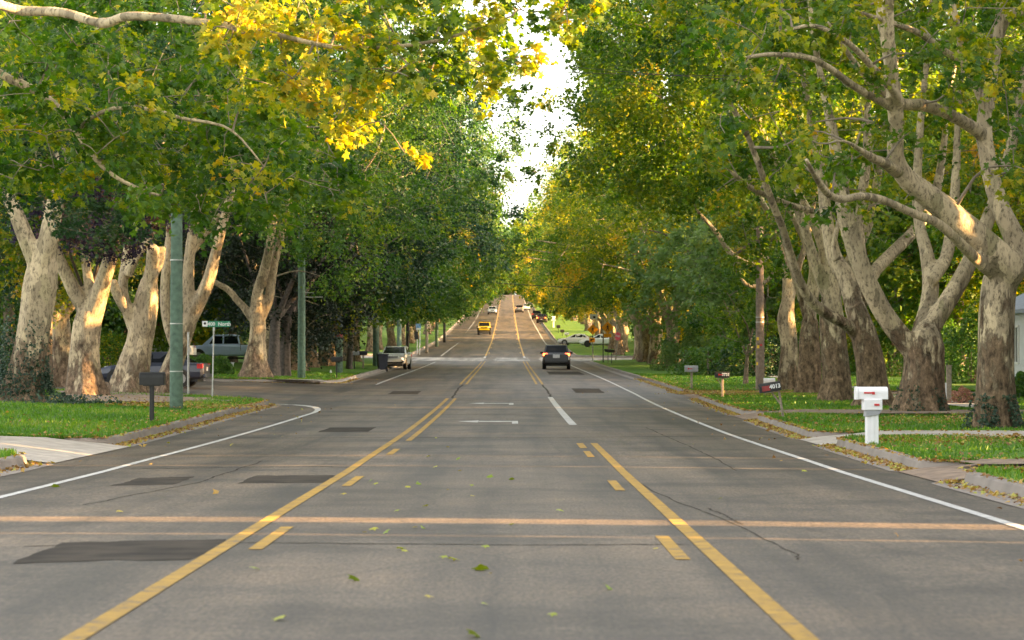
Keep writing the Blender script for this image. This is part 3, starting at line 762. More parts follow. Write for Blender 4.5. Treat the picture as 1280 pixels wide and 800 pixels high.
rads = np.concatenate([np.full(90, .55), np.full(len(C) - 108, 1.15), [.55, .6, .5, .8, .6, .6, .7, .7, .3, .28, .28, .3, .35, .8, .8, .7, .6, .6]])
per = np.concatenate([np.full(90, 58), np.full(len(C) - 108, 190), [70, 80, 60, 90, 60, 60, 70, 60, 22, 20, 20, 22, 24, 100, 100, 90, 50, 60]])
make_tree('sycamore_tree', b, L, C, T, RS, M['leaf_olive'], g, rads, per, .22, 'hi', .055, flare=.32, sig=.12,
          label='massive sycamore at the right edge with one long limb reaching left over the lawn', cat='tree', group='sycamores along the right kerb')

d = 77
b, t = trunk_from(1150, 520, [(1152, 485, 31), (1154, 455, 29), (1152, 430, 31), (1148, 412, 30)], d, 36)
L = [t, PL([(1146, 440, 20), (1130, 424, 17), (1110, 399, 15.5), (1094, 371, 15), (1077, 333, 14.5), (1064, 292, 14), (1056, 262, 13), (1050, 220, 11), (1040, 160, 9), (1025, 90, 6)], d, -.15),
     PL([(1152, 435, 22), (1164, 408, 18), (1184, 377, 16), (1204, 343, 15), (1220, 308, 13), (1240, 260, 11), (1262, 190, 9), (1280, 90, 6)], d, .25),
     PL([(1150, 420, 16), (1160, 385, 14), (1163, 352, 13.5), (1157, 312, 11), (1150, 285, 10), (1146, 240, 9), (1150, 160, 7), (1160, 60, 5)], d + .5, .3),
     PL([(1164, 352, 10), (1180, 328, 10), (1187, 302, 10), (1192, 270, 9), (1196, 200, 7)], d + .7, .4)]
g = np.random.default_rng(102)
C = rclumps(g, (11, 78, 15.5), (8, 9, 5.5), 140, 9.4, 1.15)
make_tree('sycamore_tree', b, L, C, np.clip(g.normal(.5, .13, len(C)), .1, .85), RS, M['leaf_olive'], g, 1.2, 200, .22, 'hi', .055, flare=.4, sig=.12,
          label='sycamore forking low into two wide pale limbs, right of the white letterbox', cat='tree', group='sycamores along the right kerb')

d = 84
b, t = trunk_from(1092, 515, [(1090, 485, 23), (1086, 450, 22), (1078, 415, 21), (1068, 382, 20)], d, 28)
L = [t, PL([(1070, 390, 16), (1059, 350, 15), (1043, 322, 12), (1035, 285, 10.5), (1031, 255, 9.5), (1024, 200, 8), (1010, 130, 6)], d, .2),
     PL([(1046, 326, 8), (1042, 308, 5), (1048, 280, 4.5), (1051, 270, 4)], d - .5),
     PL([(1072, 418, 14), (1058, 406, 10), (1033, 392, 9.5), (1012, 374, 9), (998, 347, 8), (987, 314, 7.5), (977, 282, 7), (964, 250, 7), (950, 210, 6), (930, 160, 5), (900, 110, 3)], d, -.5),
     PL([(1074, 380, 15), (1092, 342, 11), (1112, 320, 10), (1130, 302, 9.5), (1150, 280, 9), (1170, 240, 8), (1180, 180, 6)], d + .6, .6),
     PL([(1076, 375, 12), (1078, 335, 10), (1074, 290, 9), (1078, 245, 9), (1084, 190, 7), (1084, 100, 5)], d + 1, .4),
     PL([(1021, 265, 5), (988, 256, 5), (956, 243, 5), (934, 232, 5), (915, 215, 3)], d - 1, -.6)]
g = np.random.default_rng(103)
C = np.vstack([rclumps(g, (9.5, 84, 15.5), (8.5, 9, 6), 150, 8.6, 1.15, notroad),
               np.array([pix(g.uniform(870, 1290), -10 + 290 * g.random() ** 1.5, g.uniform(70, 90)) for _ in range(75)] + [pix(g.uniform(880, 1120), g.uniform(-10, 255), g.uniform(80, 92)) for _ in range(60)] + [pix(935, 225, 80), pix(905, 150, 79), pix(960, 120, 82), pix(1000, 160, 84), pix(880, 200, 79), pix(1130, 230, 88)])])
rds = np.where(np.arange(len(C)) < len(C) - 141, 1.2, .62)
make_tree('sycamore_tree', b, L, C, np.clip(g.normal(.46, .14, len(C)), .08, .86), RS, M['leaf_olive'], g, rds, np.where(rds > 1, 200, 62), .22, 'hi', .055, flare=.4,
          label='sycamore standing right behind the white letterbox, one thin limb bowing left', cat='tree', group='sycamores along the right kerb')

for (px, lst, d, r0, seed, lab, lim, cc, nn) in (
    (1045, [(1046, 470, 20), (1043, 435, 19), (1040, 400, 18), (1039, 370, 17)], 95, 24, 104, 'brown barked sycamore left of the white letterbox with a flared foot',
     [[(1039, 375, 15), (1036, 335, 11), (1024, 295, 8), (1000, 245, 6), (965, 190, 4), (930, 120, 3)], [(1040, 380, 12), (1026, 350, 9), (1010, 300, 8), (990, 240, 7), (960, 180, 5)], [(1042, 370, 11), (1060, 330, 9), (1085, 280, 8), (1100, 200, 6)]], (7.5, 95, 14.5), 150),
    (1010, [(1012, 460, 16), (1012, 430, 15), (1013, 400, 14)], 105, 17, 105, 'stout grey sycamore third from the utility pole on the right lawn',
     [[(1013, 405, 12), (1012, 370, 9), (1016, 330, 7), (996, 280, 5.5), (966, 225, 4), (930, 170, 3)], [(1014, 400, 8), (1022, 350, 6), (1030, 280, 5)], [(1010, 400, 8), (995, 350, 6), (975, 290, 5), (940, 230, 4)]], (7.0, 106, 14.5), 150),
    (985, [(986, 460, 13), (987, 430, 12), (983, 400, 13), (985, 375, 11)], 113, 15, 106, 'pale sycamore just right of the brown utility pole with leaf sprouts on its trunk',
     [[(985, 380, 10), (984, 345, 8), (978, 310, 6.5), (960, 268, 5), (935, 215, 4), (900, 160, 3)], [(984, 350, 7), (970, 322, 5), (940, 330, 4.5), (915, 318, 5), (895, 290, 4), (870, 262, 3)], [(975, 330, 4), (958, 352, 3.5), (938, 358, 3), (925, 345, 3), (920, 318, 3)], [(986, 380, 8), (998, 335, 6), (1012, 285, 5), (1022, 225, 3)]], (7.5, 116, 13.8), 160)):
    b, t = trunk_from(px, 0, lst, d, r0); g = np.random.default_rng(seed)
    L = [t] + [PL(q, d + .3 * k, -.3 if k else .1) for k, q in enumerate(lim)]
    C = np.vstack([rclumps(g, cc, (7.8, 8, 7.2), nn + 70, cc[2] - 6.6, 1.1, lambda p: p[0] > 3.1 and not (p[0] > 8.5 and p[2] < 9.3) and not (p[2] < 8.3 and p[0] > 6.5)),])
    n0 = len(C)
    if px == 985:
        C = np.vstack([C, [pix(g.uniform(905, 985), g.uniform(255, 345), g.uniform(104, 110)) for _ in range(26)], [pix(g.uniform(655, 716), g.uniform(90, 235), g.uniform(108, 122)) for _ in range(16)]])
    else:
        C = np.vstack([C, [pix(g.uniform(960, 1115), 175 + 150 * g.random() ** 1.4, g.uniform(d - 9, d - 3)) for _ in range(26)]])
    rds = np.where(np.arange(len(C)) < n0, 1.25, .62)
    make_tree('sycamore_tree', b, L, C, np.clip(g.normal(.41, .15, len(C)), .05, .9), RS, M['leaf_olive'], g, rds, np.where(rds > 1, 230, 52), .205, 'mid', .055, flare=.4, label=lab, cat='tree', group='sycamores along the right kerb')

# ------------------------------------------------------------------ left-hand sycamores near the side street
LB = M['bark_left']; LSC = .84; TSC = .9; GL = 'sycamores along the left kerb'
def left_tree(px, d, lst, r0, lim, seed, lab, cc, cr, nn, zmin, cut=None, tint=(.27, .15), flare=.4, mat='leaf_green', per=210, kind='hi', size=.175):
    b, t = trunk_from(px, 0, lst, d, r0); g = np.random.default_rng(seed)
    L = [t] + [PL(q, d, .14 * (k % 3 - 1) - .06) for k, q in enumerate(lim)]
    C = rclumps(g, cc, cr, int(nn * 1.7), zmin, 1.05, cut) if nn else np.zeros((0, 3))
    n0 = len(C)
    if px == 208: C = np.vstack([C, [pix(g.uniform(195, 252), g.uniform(165, 262), g.uniform(68, 76)) for _ in range(22)]])
    if px == 318: C = np.vstack([C, [pix(g.uniform(600, 652), g.uniform(60, 230), g.uniform(118, 128)) for _ in range(16)]])
    rds = np.where(np.arange(len(C)) < n0, 1.25, .6)
    return make_tree('sycamore_tree', b, L, C, np.clip(g.normal(tint[0], tint[1], len(C)), .03, .85), LB, M[mat], g, rds, np.where(rds > 1, per, 55), size, kind, .06, flare=flare, label=lab, cat='tree', group=GL)
offroad = lambda p: p[0] < -1.0
left_tree(28, 80, [(34, 465, 26), (40, 430, 24), (45, 395, 23), (50, 355, 24), (54, 325, 24)], 32,
          [[(52, 340, 18), (60, 300, 16), (72, 240, 14), (80, 170, 12), (90, 80, 9), (100, -20, 6)], [(50, 340, 14), (30, 290, 12), (5, 230, 10), (-30, 160, 8)]], 201,
          'pale leftmost sycamore with its foot wrapped in ivy', (-13, 80, 15), (7, 8, 6), 70, 8.6)
left_tree(78, 112, [(77, 445, 15), (77, 425, 14), (74, 400, 14), (70, 380, 13)], 17,
          [[(74, 405, 9), (86, 385, 8), (104, 362, 8), (118, 335, 7), (130, 290, 6)], [(70, 385, 11), (66, 350, 10), (62, 310, 9), (60, 250, 8), (62, 160, 6)], [(72, 420, 6), (60, 402, 5), (52, 385, 5)]], 202,
          'slim white sycamore standing back between the two big leftmost trunks', (-16, 113, 15), (6, 7, 6), 60, 8.4)
left_tree(108, 92, [(106, 465, 24), (107, 435, 21), (110, 405, 20), (114, 385, 20)], 30,
          [[(114, 395, 17), (123, 370, 15), (131, 345, 13), (138, 320, 11), (146, 270, 10), (155, 190, 8), (160, 90, 6)], [(112, 392, 14), (98, 372, 12), (84, 345, 10), (72, 318, 9), (60, 270, 8)], [(112, 390, 10), (112, 360, 8), (108, 330, 7), (104, 280, 6)]], 203,
          'broad sycamore with spreading root flare on bare soil, left of the parked sedan', (-12, 92, 15.5), (7, 7, 6.5), 85, 8.6)
left_tree(163, 97, [(167, 460, 22), (174, 430, 18), (180, 400, 18), (184, 372, 17), (187, 350, 15)], 28,
          [[(186, 360, 14), (190, 335, 11), (191, 318, 11), (191, 309, 9)], [(186, 358, 8), (195, 338, 7), (201, 325, 6), (202, 308, 7)], [(172, 420, 11), (160, 390, 9), (153, 360, 8), (158, 325, 8), (162, 290, 7), (168, 230, 7), (172, 140, 5)], [(168, 400, 10), (150, 375, 8), (140, 350, 7)], [(160, 345, 7), (170, 322, 6), (182, 305, 6), (192, 280, 5), (200, 220, 4)]], 204,
          'sycamore with a sawn-off trunk top in front of the parked sedan', (-11, 99, 15.5), (7, 7, 6.5), 90, 8.9, offroad)
left_tree(208, 101, [(214, 462, 15), (224, 435, 13), (232, 412, 13), (240, 390, 14)], 18,
          [[(240, 395, 12), (252, 370, 11), (261, 348, 10), (268, 322, 8), (276, 290, 7), (290, 230, 6), (300, 140, 4)], [(238, 395, 11), (236, 360, 10), (236, 330, 9), (240, 300, 9), (246, 260, 8), (250, 180, 6)], [(222, 440, 9), (210, 405, 8), (206, 370, 8), (208, 330, 7), (212, 290, 6), (214, 220, 5)], [(242, 312, 7), (258, 290, 6), (276, 268, 5)]], 205,
          'leaning sycamore half hidden by the nearest green utility pole', (-9, 102, 15), (7.5, 7, 7), 110, 7.6, offroad, (.4, .14))
left_tree(318, 133, [(319, 445, 15), (321, 425, 12), (322, 405, 12), (320, 390, 14)], 20,
          [[(322, 396, 11), (321, 372, 9), (326, 352, 8.5), (331, 335, 8), (336, 310, 7), (345, 250, 6), (352, 160, 4)], [(326, 398, 8), (336, 375, 7), (339, 355, 6.5), (345, 320, 6), (360, 260, 5)], [(316, 398, 8), (306, 385, 6), (297, 376, 5.5), (285, 362, 5), (262, 350, 4)]], 206,
          'pale forked sycamore on the corner lawn beyond the side street', (-9.5, 133, 13.5), (8, 8, 8), 150, 5.8, lambda p: p[0] < -1.0 and not (p[2] < 8 and -13.2 < p[0] < -10.5), (.36, .14), .45, per=170, kind='mid', size=.19)

# ------------------------------------------------------------------ the big tree beside the photographer, trunk out of frame on the left
g = np.random.default_rng(301)
x, y, z = -10.6, 50.0, float(H0(-10.6, 50)) + LAWN
base = np.array([x, y, z])
L = [([(x, y, z - .4), (x, y, z + .3), (x + .1, y, z + 2), (x + .2, y, z + 3.6)], [.62, .56, .5, .52]),
     ([(x + .2, y, z + 3.4), (x + .5, y - 1, z + 5.5), pix(-40, 15, 46), pix(30, 14, 46), pix(80, 16, 45.5), pix(128, 29, 45), pix(165, 20, 44.5), pix(250, 27, 44), pix(330, 40, 43.5), pix(430, 60, 43), pix(540, 52, 42.5), pix(640, 20, 42)], [.3, .2, .105, .095, .09, .085, .072, .06, .042, .034, .026, .015]),
     ([(x + .2, y, z + 3.4), (x + .4, y + 2, z + 4.6), pix(-30, 92, 54), pix(15, 100, 54), pix(58, 122, 54), pix(90, 155, 54), pix(112, 190, 54), pix(136, 215, 54), pix(165, 232, 54), pix(200, 245, 54)], [.18, .12, .092, .085, .076, .066, .052, .04, .034, .024]),
     ([pix(96, 166, 54), pix(114, 147, 53.9), pix(150, 134, 53.5), pix(195, 138, 53.3), pix(228, 148, 53), pix(275, 156, 52.8), pix(300, 172, 52.6), pix(330, 208, 52.5)], [.05, .045, .04, .036, .032, .026, .02, .014]),
     ([(x + .2, y, z + 3.5), (x - .2, y + .5, z + 7), (x + .6, y, z + 11), (x + 1.5, y - .5, z + 15)], [.36, .3, .2, .08])]
def cl(px0, py0, px1, py1, n, d0, d1, rule=None, gap=.5):
    def f():
        p = pix(g.uniform(px0, px1), g.uniform(py0, py1), g.uniform(d0, d1))
        q = proj(*p)
        return p if rule is None or rule(*q) else None
    return scatter_clumps(g, n, f, gap)
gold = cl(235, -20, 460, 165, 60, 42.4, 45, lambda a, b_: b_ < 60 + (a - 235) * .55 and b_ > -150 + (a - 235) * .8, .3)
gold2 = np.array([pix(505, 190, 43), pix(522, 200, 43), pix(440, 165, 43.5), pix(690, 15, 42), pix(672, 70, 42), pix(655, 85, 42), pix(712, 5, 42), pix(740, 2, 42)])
mid = np.vstack([cl(430, -30, 640, 120, 70, 41, 44.5, lambda a, b_: b_ < 125 - max(0, a - 560) * .2, .33), cl(640, -20, 730, 80, 11, 41, 43, lambda a, b_: b_ < 95 - (a - 640) * .6, .35)])
low = np.vstack([cl(-40, -20, 340, 150, 150, 50, 62, None, .42), cl(150, 140, 440, 280, 110, 52, 66, lambda a, b_: b_ < 285 - abs(a - 290) * .25, .42), cl(-40, 130, 190, 235, 80, 53, 62, None, .42)])
top = scatter_clumps(g, 60, dome(g, (x + 1, y, z + 13), (6.5, 7, 5), .3, 9.2), 1.3)
C = np.vstack([gold, gold2, mid, low, top])
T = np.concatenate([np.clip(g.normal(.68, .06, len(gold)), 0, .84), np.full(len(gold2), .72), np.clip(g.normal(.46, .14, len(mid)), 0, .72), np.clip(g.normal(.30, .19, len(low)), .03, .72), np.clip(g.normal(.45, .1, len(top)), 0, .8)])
rads = np.concatenate([np.full(len(gold), .42), np.full(len(gold2), .3), np.full(len(mid), .42), np.full(len(low), .62), np.full(len(top), 1.2)])
per = np.concatenate([np.full(len(gold), 34), np.full(len(gold2), 20), np.full(len(mid), 36), np.full(len(low), 60), np.full(len(top), 160)])
make_tree('sycamore_tree', base, L, C, T, RS, M['leaf_olive'], g, rads, per, .215, 'hi', .05, bough=.02, flare=.4, axis=(x, y, z + 5),
          label='nearest sycamore, only its boughs with golden lit leaves reaching in at the upper left', cat='tree', group=GL)

# ------------------------------------------------------------------ dark maples on the left
def simple_tree(name, px, d, h, r, crown_c, crown_r, n, mat, tint, seed, lab, zmin=0, kind='mid', per=150, size=.16, gap=1.0, rads=1.0, bark='bark_dark', cat='tree', group=None, cut=None, nl=4, x=None):
    g = np.random.default_rng(seed)
    X = (px - 640) * d / FPX if x is None else x
    b = np.array([X, d, float(H0(X, d)) + LAWN - .02])
    cc = np.array(crown_c, float) + b
    L = [([b - [0, 0, .3], b + [0, 0, .3], b + [.05, 0, h * .6], b + [.1, .1, h]], [r * 1.1, r, r * .85, r * .75])]
    for k in range(nl):
        a = k * 6.28 / nl + g.uniform(0, 1); e = cc + np.array([math.cos(a), math.sin(a), .35]) * np.array(crown_r) * .55
        s = b + [.08, .05, h - .2]; L.append(([s, (s + e) / 2 + g.normal(0, .2, 3), e], [r * .55, r * .35, r * .1]))
    C = scatter_clumps(g, n, dome(g, cc, crown_r, .3, b[2] + zmin, cut), gap)
    return make_tree(name, b, L, C, np.clip(g.normal(tint[0], tint[1], len(C)), 0, .97), M[bark], M[mat], g, rads, per, size, kind, .06, flare=.3, axis=b + [0, 0, crown_c[2] * .6], label=lab, cat=cat, group=group)
simple_tree('maple_tree', -260, 67, 3.0, .09, (6.2, 0, 6.6), (3.4, 3.2, 2.4), 110, 'leaf_dark', (.42, .15), 401, 'dark green maple leaning into the frame at the left edge', 4.1, 'hi', 150, .16, .6, .7, nl=2)
simple_tree('plum_tree', 106, 94.5, 3.4, .12, (1.4, -4.5, 6.0), (2.7, 2.0, 1.6), 60, 'leaf_maroon', (.45, .22), 402, 'purple leaved plum tree among the left trunks', 4.4, 'mid', 170, .14, .6, .7)
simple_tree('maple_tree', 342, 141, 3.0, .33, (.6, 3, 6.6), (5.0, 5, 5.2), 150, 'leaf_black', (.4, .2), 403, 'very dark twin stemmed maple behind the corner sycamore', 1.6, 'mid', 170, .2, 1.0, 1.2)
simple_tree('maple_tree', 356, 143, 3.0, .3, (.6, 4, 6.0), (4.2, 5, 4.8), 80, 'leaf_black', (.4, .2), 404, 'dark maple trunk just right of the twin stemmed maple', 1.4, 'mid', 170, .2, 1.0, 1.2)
simple_tree('maple_tree', 437, 176, 2.4, .2, (-.6, 0, 4.6), (2.6, 3, 2.2), 50, 'leaf_olive', (.5, .16), 405, 'young maple behind the grey letterboxes and the capped post', 2.2, 'mid', 120, .2, .9, .9)

# ------------------------------------------------------------------ rows down the street: three near and three far prototypes, copied
def cutx(p): return p[0] < 12.4
P_near = [street_tree('sycamore_tree', 501 + k, M['leaf_green'], M['bark'], 'mid', 240, 200, .21, (2.8, 0, 11.0), (9.6, 8.6, 8.2), 4.0, cutx, 1.3, 1.2, fork=2.4 + .4 * k, low=(14, (5.5, 0, 5.2), (2.6, 5, 1.4), 4.0), tint=(.36, .18)) for k in range(3)]
P_right = [street_tree('sycamore_tree', 511 + k, M['leaf_olive'], M['bark_left'], 'mid', 220, 200, .21, (1.8, 0, 11.2), (8.0, 8.2, 7.0), 4.9, lambda p: p[0] < 9.2, 1.3, 1.2, fork=2.8 + .4 * k, tint=(.45, .16)) for k in range(2)]
P_far = [street_tree('sycamore_tree', 521 + k, M['leaf_green'], M['bark'], 'lo', 170, 120, .36, (3.0, 0, 10.3), (9.8, 9.0, 8.0), 4.4, lambda p: p[0] < 12.6 and p[2] > 4.2 + max(0, p[0] - 5) * .35, 1.5, 1.4, remesh=False, fork=2.2 + .5 * k, low=(10, (5, 0, 5), (2.5, 5, 1.3), 4.2), tint=(.45, .17)) for k in range(2)]
used = {}
def place(proto, x, d, rz, s, mat, lab, group, sx=1.0):
    o = proto if proto.name not in used else copy_tree(proto)
    used[proto.name] = 1
    o.location = (x, d, float(H0(x, d)) + LAWN - .03); o.rotation_euler[2] = rz; o.scale = (s * sx, s, s)
    for ch in kids(o):
        if ch.name.startswith('crown'):
            ch.material_slots[0].link = 'OBJECT'; ch.material_slots[0].material = M[mat]
    o['label'] = lab; o['group'] = group; o['category'] = 'tree'
    return o
g = np.random.default_rng(600)
GR2 = 'sycamores along the right kerb'
LL = 'sycamore in the left kerbside row between the grey letterboxes and the yellow four-wheel-drive'
for k, d in enumerate([152, 164, 176, 189, 203, 217, 232, 290, 305, 322, 340]):
    place(P_near[k % 3], -12.5 + float(xoff(d)) + g.normal(0, .5) - (1.5 if d > 280 else 0), d, g.normal(0, .35), g.uniform(.92, 1.08), 'leaf_dark' if k in (0,) else 'leaf_green', LL, GL)
LF = 'distant sycamore in the left kerbside row beyond the yellow four-wheel-drive'
d = 358
k = 0
while d < 1040:
    place(P_far[k % 2], -13.4 + float(xoff(d)) + g.normal(0, .6), d, g.normal(0, .4), g.uniform(.9, 1.12), 'leaf_olive' if k % 4 == 1 else 'leaf_green', LF, GL)
    d += g.uniform(17, 24); k += 1
RN = 'sycamore in the tight right-hand row of trunks beside the crossing signs'
for k, d in enumerate([192, 204, 216, 227, 238, 250, 282]):
    place(P_right[k % 2], 11.6 + float(xoff(d)) + g.normal(0, .25), d, math.pi + g.normal(0, .35), g.uniform(.9, 1.02), 'leaf_olive', RN, GR2, .95)
RM = 'sycamore in the right kerbside row past the parked white cars'
for k, d in enumerate([303, 322, 345, 368]):
    place(P_right[k % 2], 12.5 + float(xoff(d)) + g.normal(0, .4), d, math.pi + g.normal(0, .4), g.uniform(.92, 1.08), 'leaf_olive' if k % 2 else 'leaf_gold', RM, GR2)
RF = 'distant sycamore in the right kerbside row beyond the parked dark pickups'
d = 388; k = 0
while d < 1040:
    place(P_far[k % 2], 14.2 + float(xoff(d)) + g.normal(0, .6), d, math.pi + g.normal(0, .4), g.uniform(.92, 1.14), ('leaf_olive', 'leaf_gold', 'leaf_olive', 'leaf_green')[k % 4], RF, GR2)
    d += g.uniform(17, 24); k += 1
EF = 'tree closing the street where it passes over the hill'
for k in range(17):
    x = -32 + 4 * k + g.normal(0, 1); d = 1085 + g.uniform(0, 60)
    place(P_far[k % 2], x, d, g.uniform(0, 6.28), g.uniform(1.1, 1.4), 'leaf_olive' if k % 3 else 'leaf_green', EF, 'trees on the hill crest')

# ------------------------------------------------------------------ woods and garden trees behind the rows
def wood_tree(seed, mat, n, per, c, r, **k):
    return street_tree('broadleaf_tree', seed, M[mat], M['bark_brown'], 'lo', n, per, .3, c, r, 1.0, None, 1.4, 1.25, remesh=False, r=.3, fork=2.2, lean=0, flare=.3, **k)
P_w = [wood_tree(701, 'leaf_bush', 150, 110, (0, 0, 7.0), (5.2, 5.2, 6.4), tint=(.5, .15)), wood_tree(702, 'leaf_olive', 150, 110, (0, 0, 6.4), (5.8, 5.8, 5.6), tint=(.45, .15))]
for k in range(11): place(P_w[k % 2], -22 + 4.2 * k, 1118 + 12 * (k % 3), k, 1.0 + .1 * (k % 3), ('leaf_olive', 'leaf_bush')[k % 2], EF, 'trees on the hill crest')
WR = 'leafy garden tree behind the right-hand row of sycamores'
for k in range(42):
    d = 152 + 6.0 * k + g.uniform(-3, 3); x = 17 + 8 * (k % 3) + g.uniform(-2, 4) + max(0, (d - 250) * .03)
    place(P_w[k % 2], x, d, g.uniform(0, 6.28), g.uniform(.8, 1.25), ('leaf_olive', 'leaf_bush', 'leaf_olive', 'leaf_blue', 'leaf_gold')[k % 5], WR, 'garden trees on the right')
P_t = [street_tree('broadleaf_tree', 731 + k, M['leaf_olive'], M['bark_brown'], 'mid', 300, 170, .23, (0, 0, 11.5), (5.6, 5.6, 8.4), 3.8, None, 1.2, 1.15, remesh=False, r=.3, fork=4, lean=0, flare=.3, tint=(.5, .16)) for k in range(2)]
FR = 'tall yellow green tree behind the forked sycamores on the right'
for k, (x, dd, s) in enumerate([(25, 132, 1.7), (29, 122, 1.7), (24, 150, 1.6), (33, 150, 1.7), (19, 164, 1.6), (30, 168, 1.8), (38, 176, 1.8), (33, 108, 1.6), (36, 118, 1.7), (42, 130, 1.8), (35, 138, 1.7)]):  # trees beyond the white house, out of frame, are added for their shade
    place(P_t[k % 2], x, dd, k * 1.3, s * .62, ('leaf_olive', 'leaf_olive', 'leaf_bush')[k % 3], FR, 'tall garden trees on the right')
FL_ = 'tall green tree behind the sycamores on the left lawn'
for k, (x, dd, s) in enumerate([(-18, 108, 1.4), (-21, 128, 1.6), (-27, 150, 1.7), (-33, 165, 1.8), (-24, 172, 1.8), (-29, 186, 1.9), (-19, 190, 1.7), (-15, 162, 1.5)]):
    place(P_t[k % 2], x, dd, k * 1.3, s * .62, ('leaf_green', 'leaf_dark', 'leaf_bush')[k % 3], FL_, 'tall garden trees on the left')
place(P_w[0], 13.2, 178, 1, .95, 'leaf_blue', 'blue green tree beside the right-hand row of trunks', 'garden trees on the right')
place(P_w[1], 15.5, 168, 2, .9, 'leaf_blue', 'pale green bushy tree behind the grey letterbox', 'garden trees on the right')
WL = 'leafy garden tree behind the left-hand row of sycamores'
for k in range(30):
    d = 165 + 8.5 * k + g.uniform(-3, 3); x = -22 - 8 * (k % 3) - g.uniform(0, 5)
    place(P_w[k % 2], x, d, g.uniform(0, 6.28), g.uniform(.85, 1.3), ('leaf_bush', 'leaf_dark', 'leaf_green', 'leaf_olive')[k % 4], WL, 'garden trees on the left')
for k, (x, d, s) in enumerate([(-33, 172, 1.1), (-29, 160, .9), (-38, 190, 1.3), (-25, 168, .9), (-42, 178, 1.2)]):
    place(P_w[k % 2], x, d, g.uniform(0, 6.28), s, ('leaf_dark', 'leaf_bush')[k % 2], 'dark garden tree closing the end of the view down the side street', 'garden trees on the left')
simple_tree('young_tree', 932, 124, 1.5, .11, (-.1, 0, 3.5), (2.0, 2.0, 2.4), 46, 'leaf_olive', (.42, .12), 801, 'young yellow green tree on the right lawn beside the utility pole', 1.25, 'mid', 120, .16, .6, .6, 'bark_brown')

# ------------------------------------------------------------------ shrubs
def shrub(name, x, d, r, n, mat, lab, seed, size=.1, group=None, cat='shrub', stems=True, rag=.1, z0=None, kind='lo', tint=(.45, .2)):
    g = np.random.default_rng(seed)
    b = np.array([x, d, (float(H0(x, d)) + LAWN) if z0 is None else z0]); root = empty(name, b, label=lab, cat=cat, group=group)
    v = g.normal(0, 1, (n, 3)); v /= np.linalg.norm(v, axis=1)[:, None]; v[:, 2] = np.abs(v[:, 2]) * 1.1 - .1
    u = g.uniform(.55, 1.0, n) ** .4
    P = v * np.array(r) * u[:, None] * (1 + rag * np.sin(5 * v[:, :1] + 4 * v[:, 1:2]) + rag * np.sin(9 * v[:, 2:3] + 6 * v[:, :1]))
    P[:, 2] = np.maximum(P[:, 2] + .05, .03)
    mb = MB(); leaves(mb, P, size, np.clip(g.normal(tint[0], tint[1], n), 0, 1), g, kind, updir=v, upw=.4, droop=.1); mk('foliage', mb, M[mat], root)
    st = MB()
    for k in range(7):
        a = k * .9; e = np.array([math.cos(a) * r[0] * .5, math.sin(a) * r[1] * .5, r[2] * .7]); st.tube([(.04 * math.cos(a), .04 * math.sin(a), -.05), e * .5, e], [.03, .022, .01], 5)
    mk('stems', st, M['bark_brown'], root)
    return root
BU = 'clipped round bushes by the side street'
for px, py, dd, r, lab in ((199, 441, 141, (.95, .9, .95), 'round clipped bush in front of the white parked car'), (254, 452, 138, (.8, .8, 1.0), 'dark rounded bush left of the street name post, before the pickup'),
                           (276, 453, 140, (.72, .7, .92), 'dark rounded bush right of the street name post, before the pickup'), (236, 450, 139, (.7, .7, .9), 'dark rounded bush just right of the nearest green pole')):
    x, d, z = gpd(px, dd); shrub('round_bush', x, d, r, 5200, 'leaf_bush', lab, 900 + px, .09, BU, rag=.03, tint=(.42, .2))
for px, dd, r, mat, lab in ((60, 128, (2.2, 1.5, 1.7), 'leaf_bush', 'loose shrub behind the leftmost trunks'), (15, 120, (2.6, 1.6, 2.4), 'leaf_dark', 'dark shrub at the far left behind the ivy-clad trunk'), (140, 150, (2.4, 1.6, 1.8), 'leaf_olive', 'yellowish shrub behind the hood of the parked sedan'),
                            (215, 196, (3.4, 2, 2.6), 'leaf_olive', 'pale shrub under the blue grey roof'), (100, 158, (3, 2, 2.6), 'leaf_bush', 'green shrub left of the dark red house')):
    x, d, z = gpd(px, dd); shrub('garden_shrub', x, d, r, 4200, mat, lab, 950 + px, .15, 'garden shrubs on the left')
for px, dd, r, mat, lab in ((1030, 152, (2.2, 1.6, 2.6), 'leaf_bush', 'dark evergreen shrub seen between two right-hand trunks'), (1215, 128, (1.5, 1.3, 3.2), 'leaf_bush', 'tall dark shrub left of the rightmost trunk'), (1178, 146, (2.6, 1.6, 3.0), 'leaf_bush', 'green shrub behind the wooden post on the right'),
                            (905, 150, (2.6, 2, 2.0), 'leaf_bush', 'dark low shrub under the young tree'), (950, 148, (2.4, 2, 2.2), 'leaf_dark', 'dark shrub behind the brown utility pole'), (870, 176, (2.6, 2, 2.2), 'leaf_blue', 'green shrub behind the grey letterbox'),
                            (1115, 150, (2.6, 2, 3.0), 'leaf_bush', 'dark shrub between the forked sycamore and the tree beside it'), (1278, 100, (.7, .6, .8), 'leaf_bush', 'small shrub at the foot of the white house')):
    x, d, z = gpd(px, dd); shrub('garden_shrub', x, d, r, 5000, mat, lab, 960 + px, .15, 'garden shrubs on the right')
x, d, z = gpd(1203, 88); shrub('garden_shrub', x, d, (.42, .35, .5), 900, 'leaf_pink', 'small pinkish dried shrub beside the wooden post', 990, .07, 'garden shrubs on the right', tint=(.5, .2))
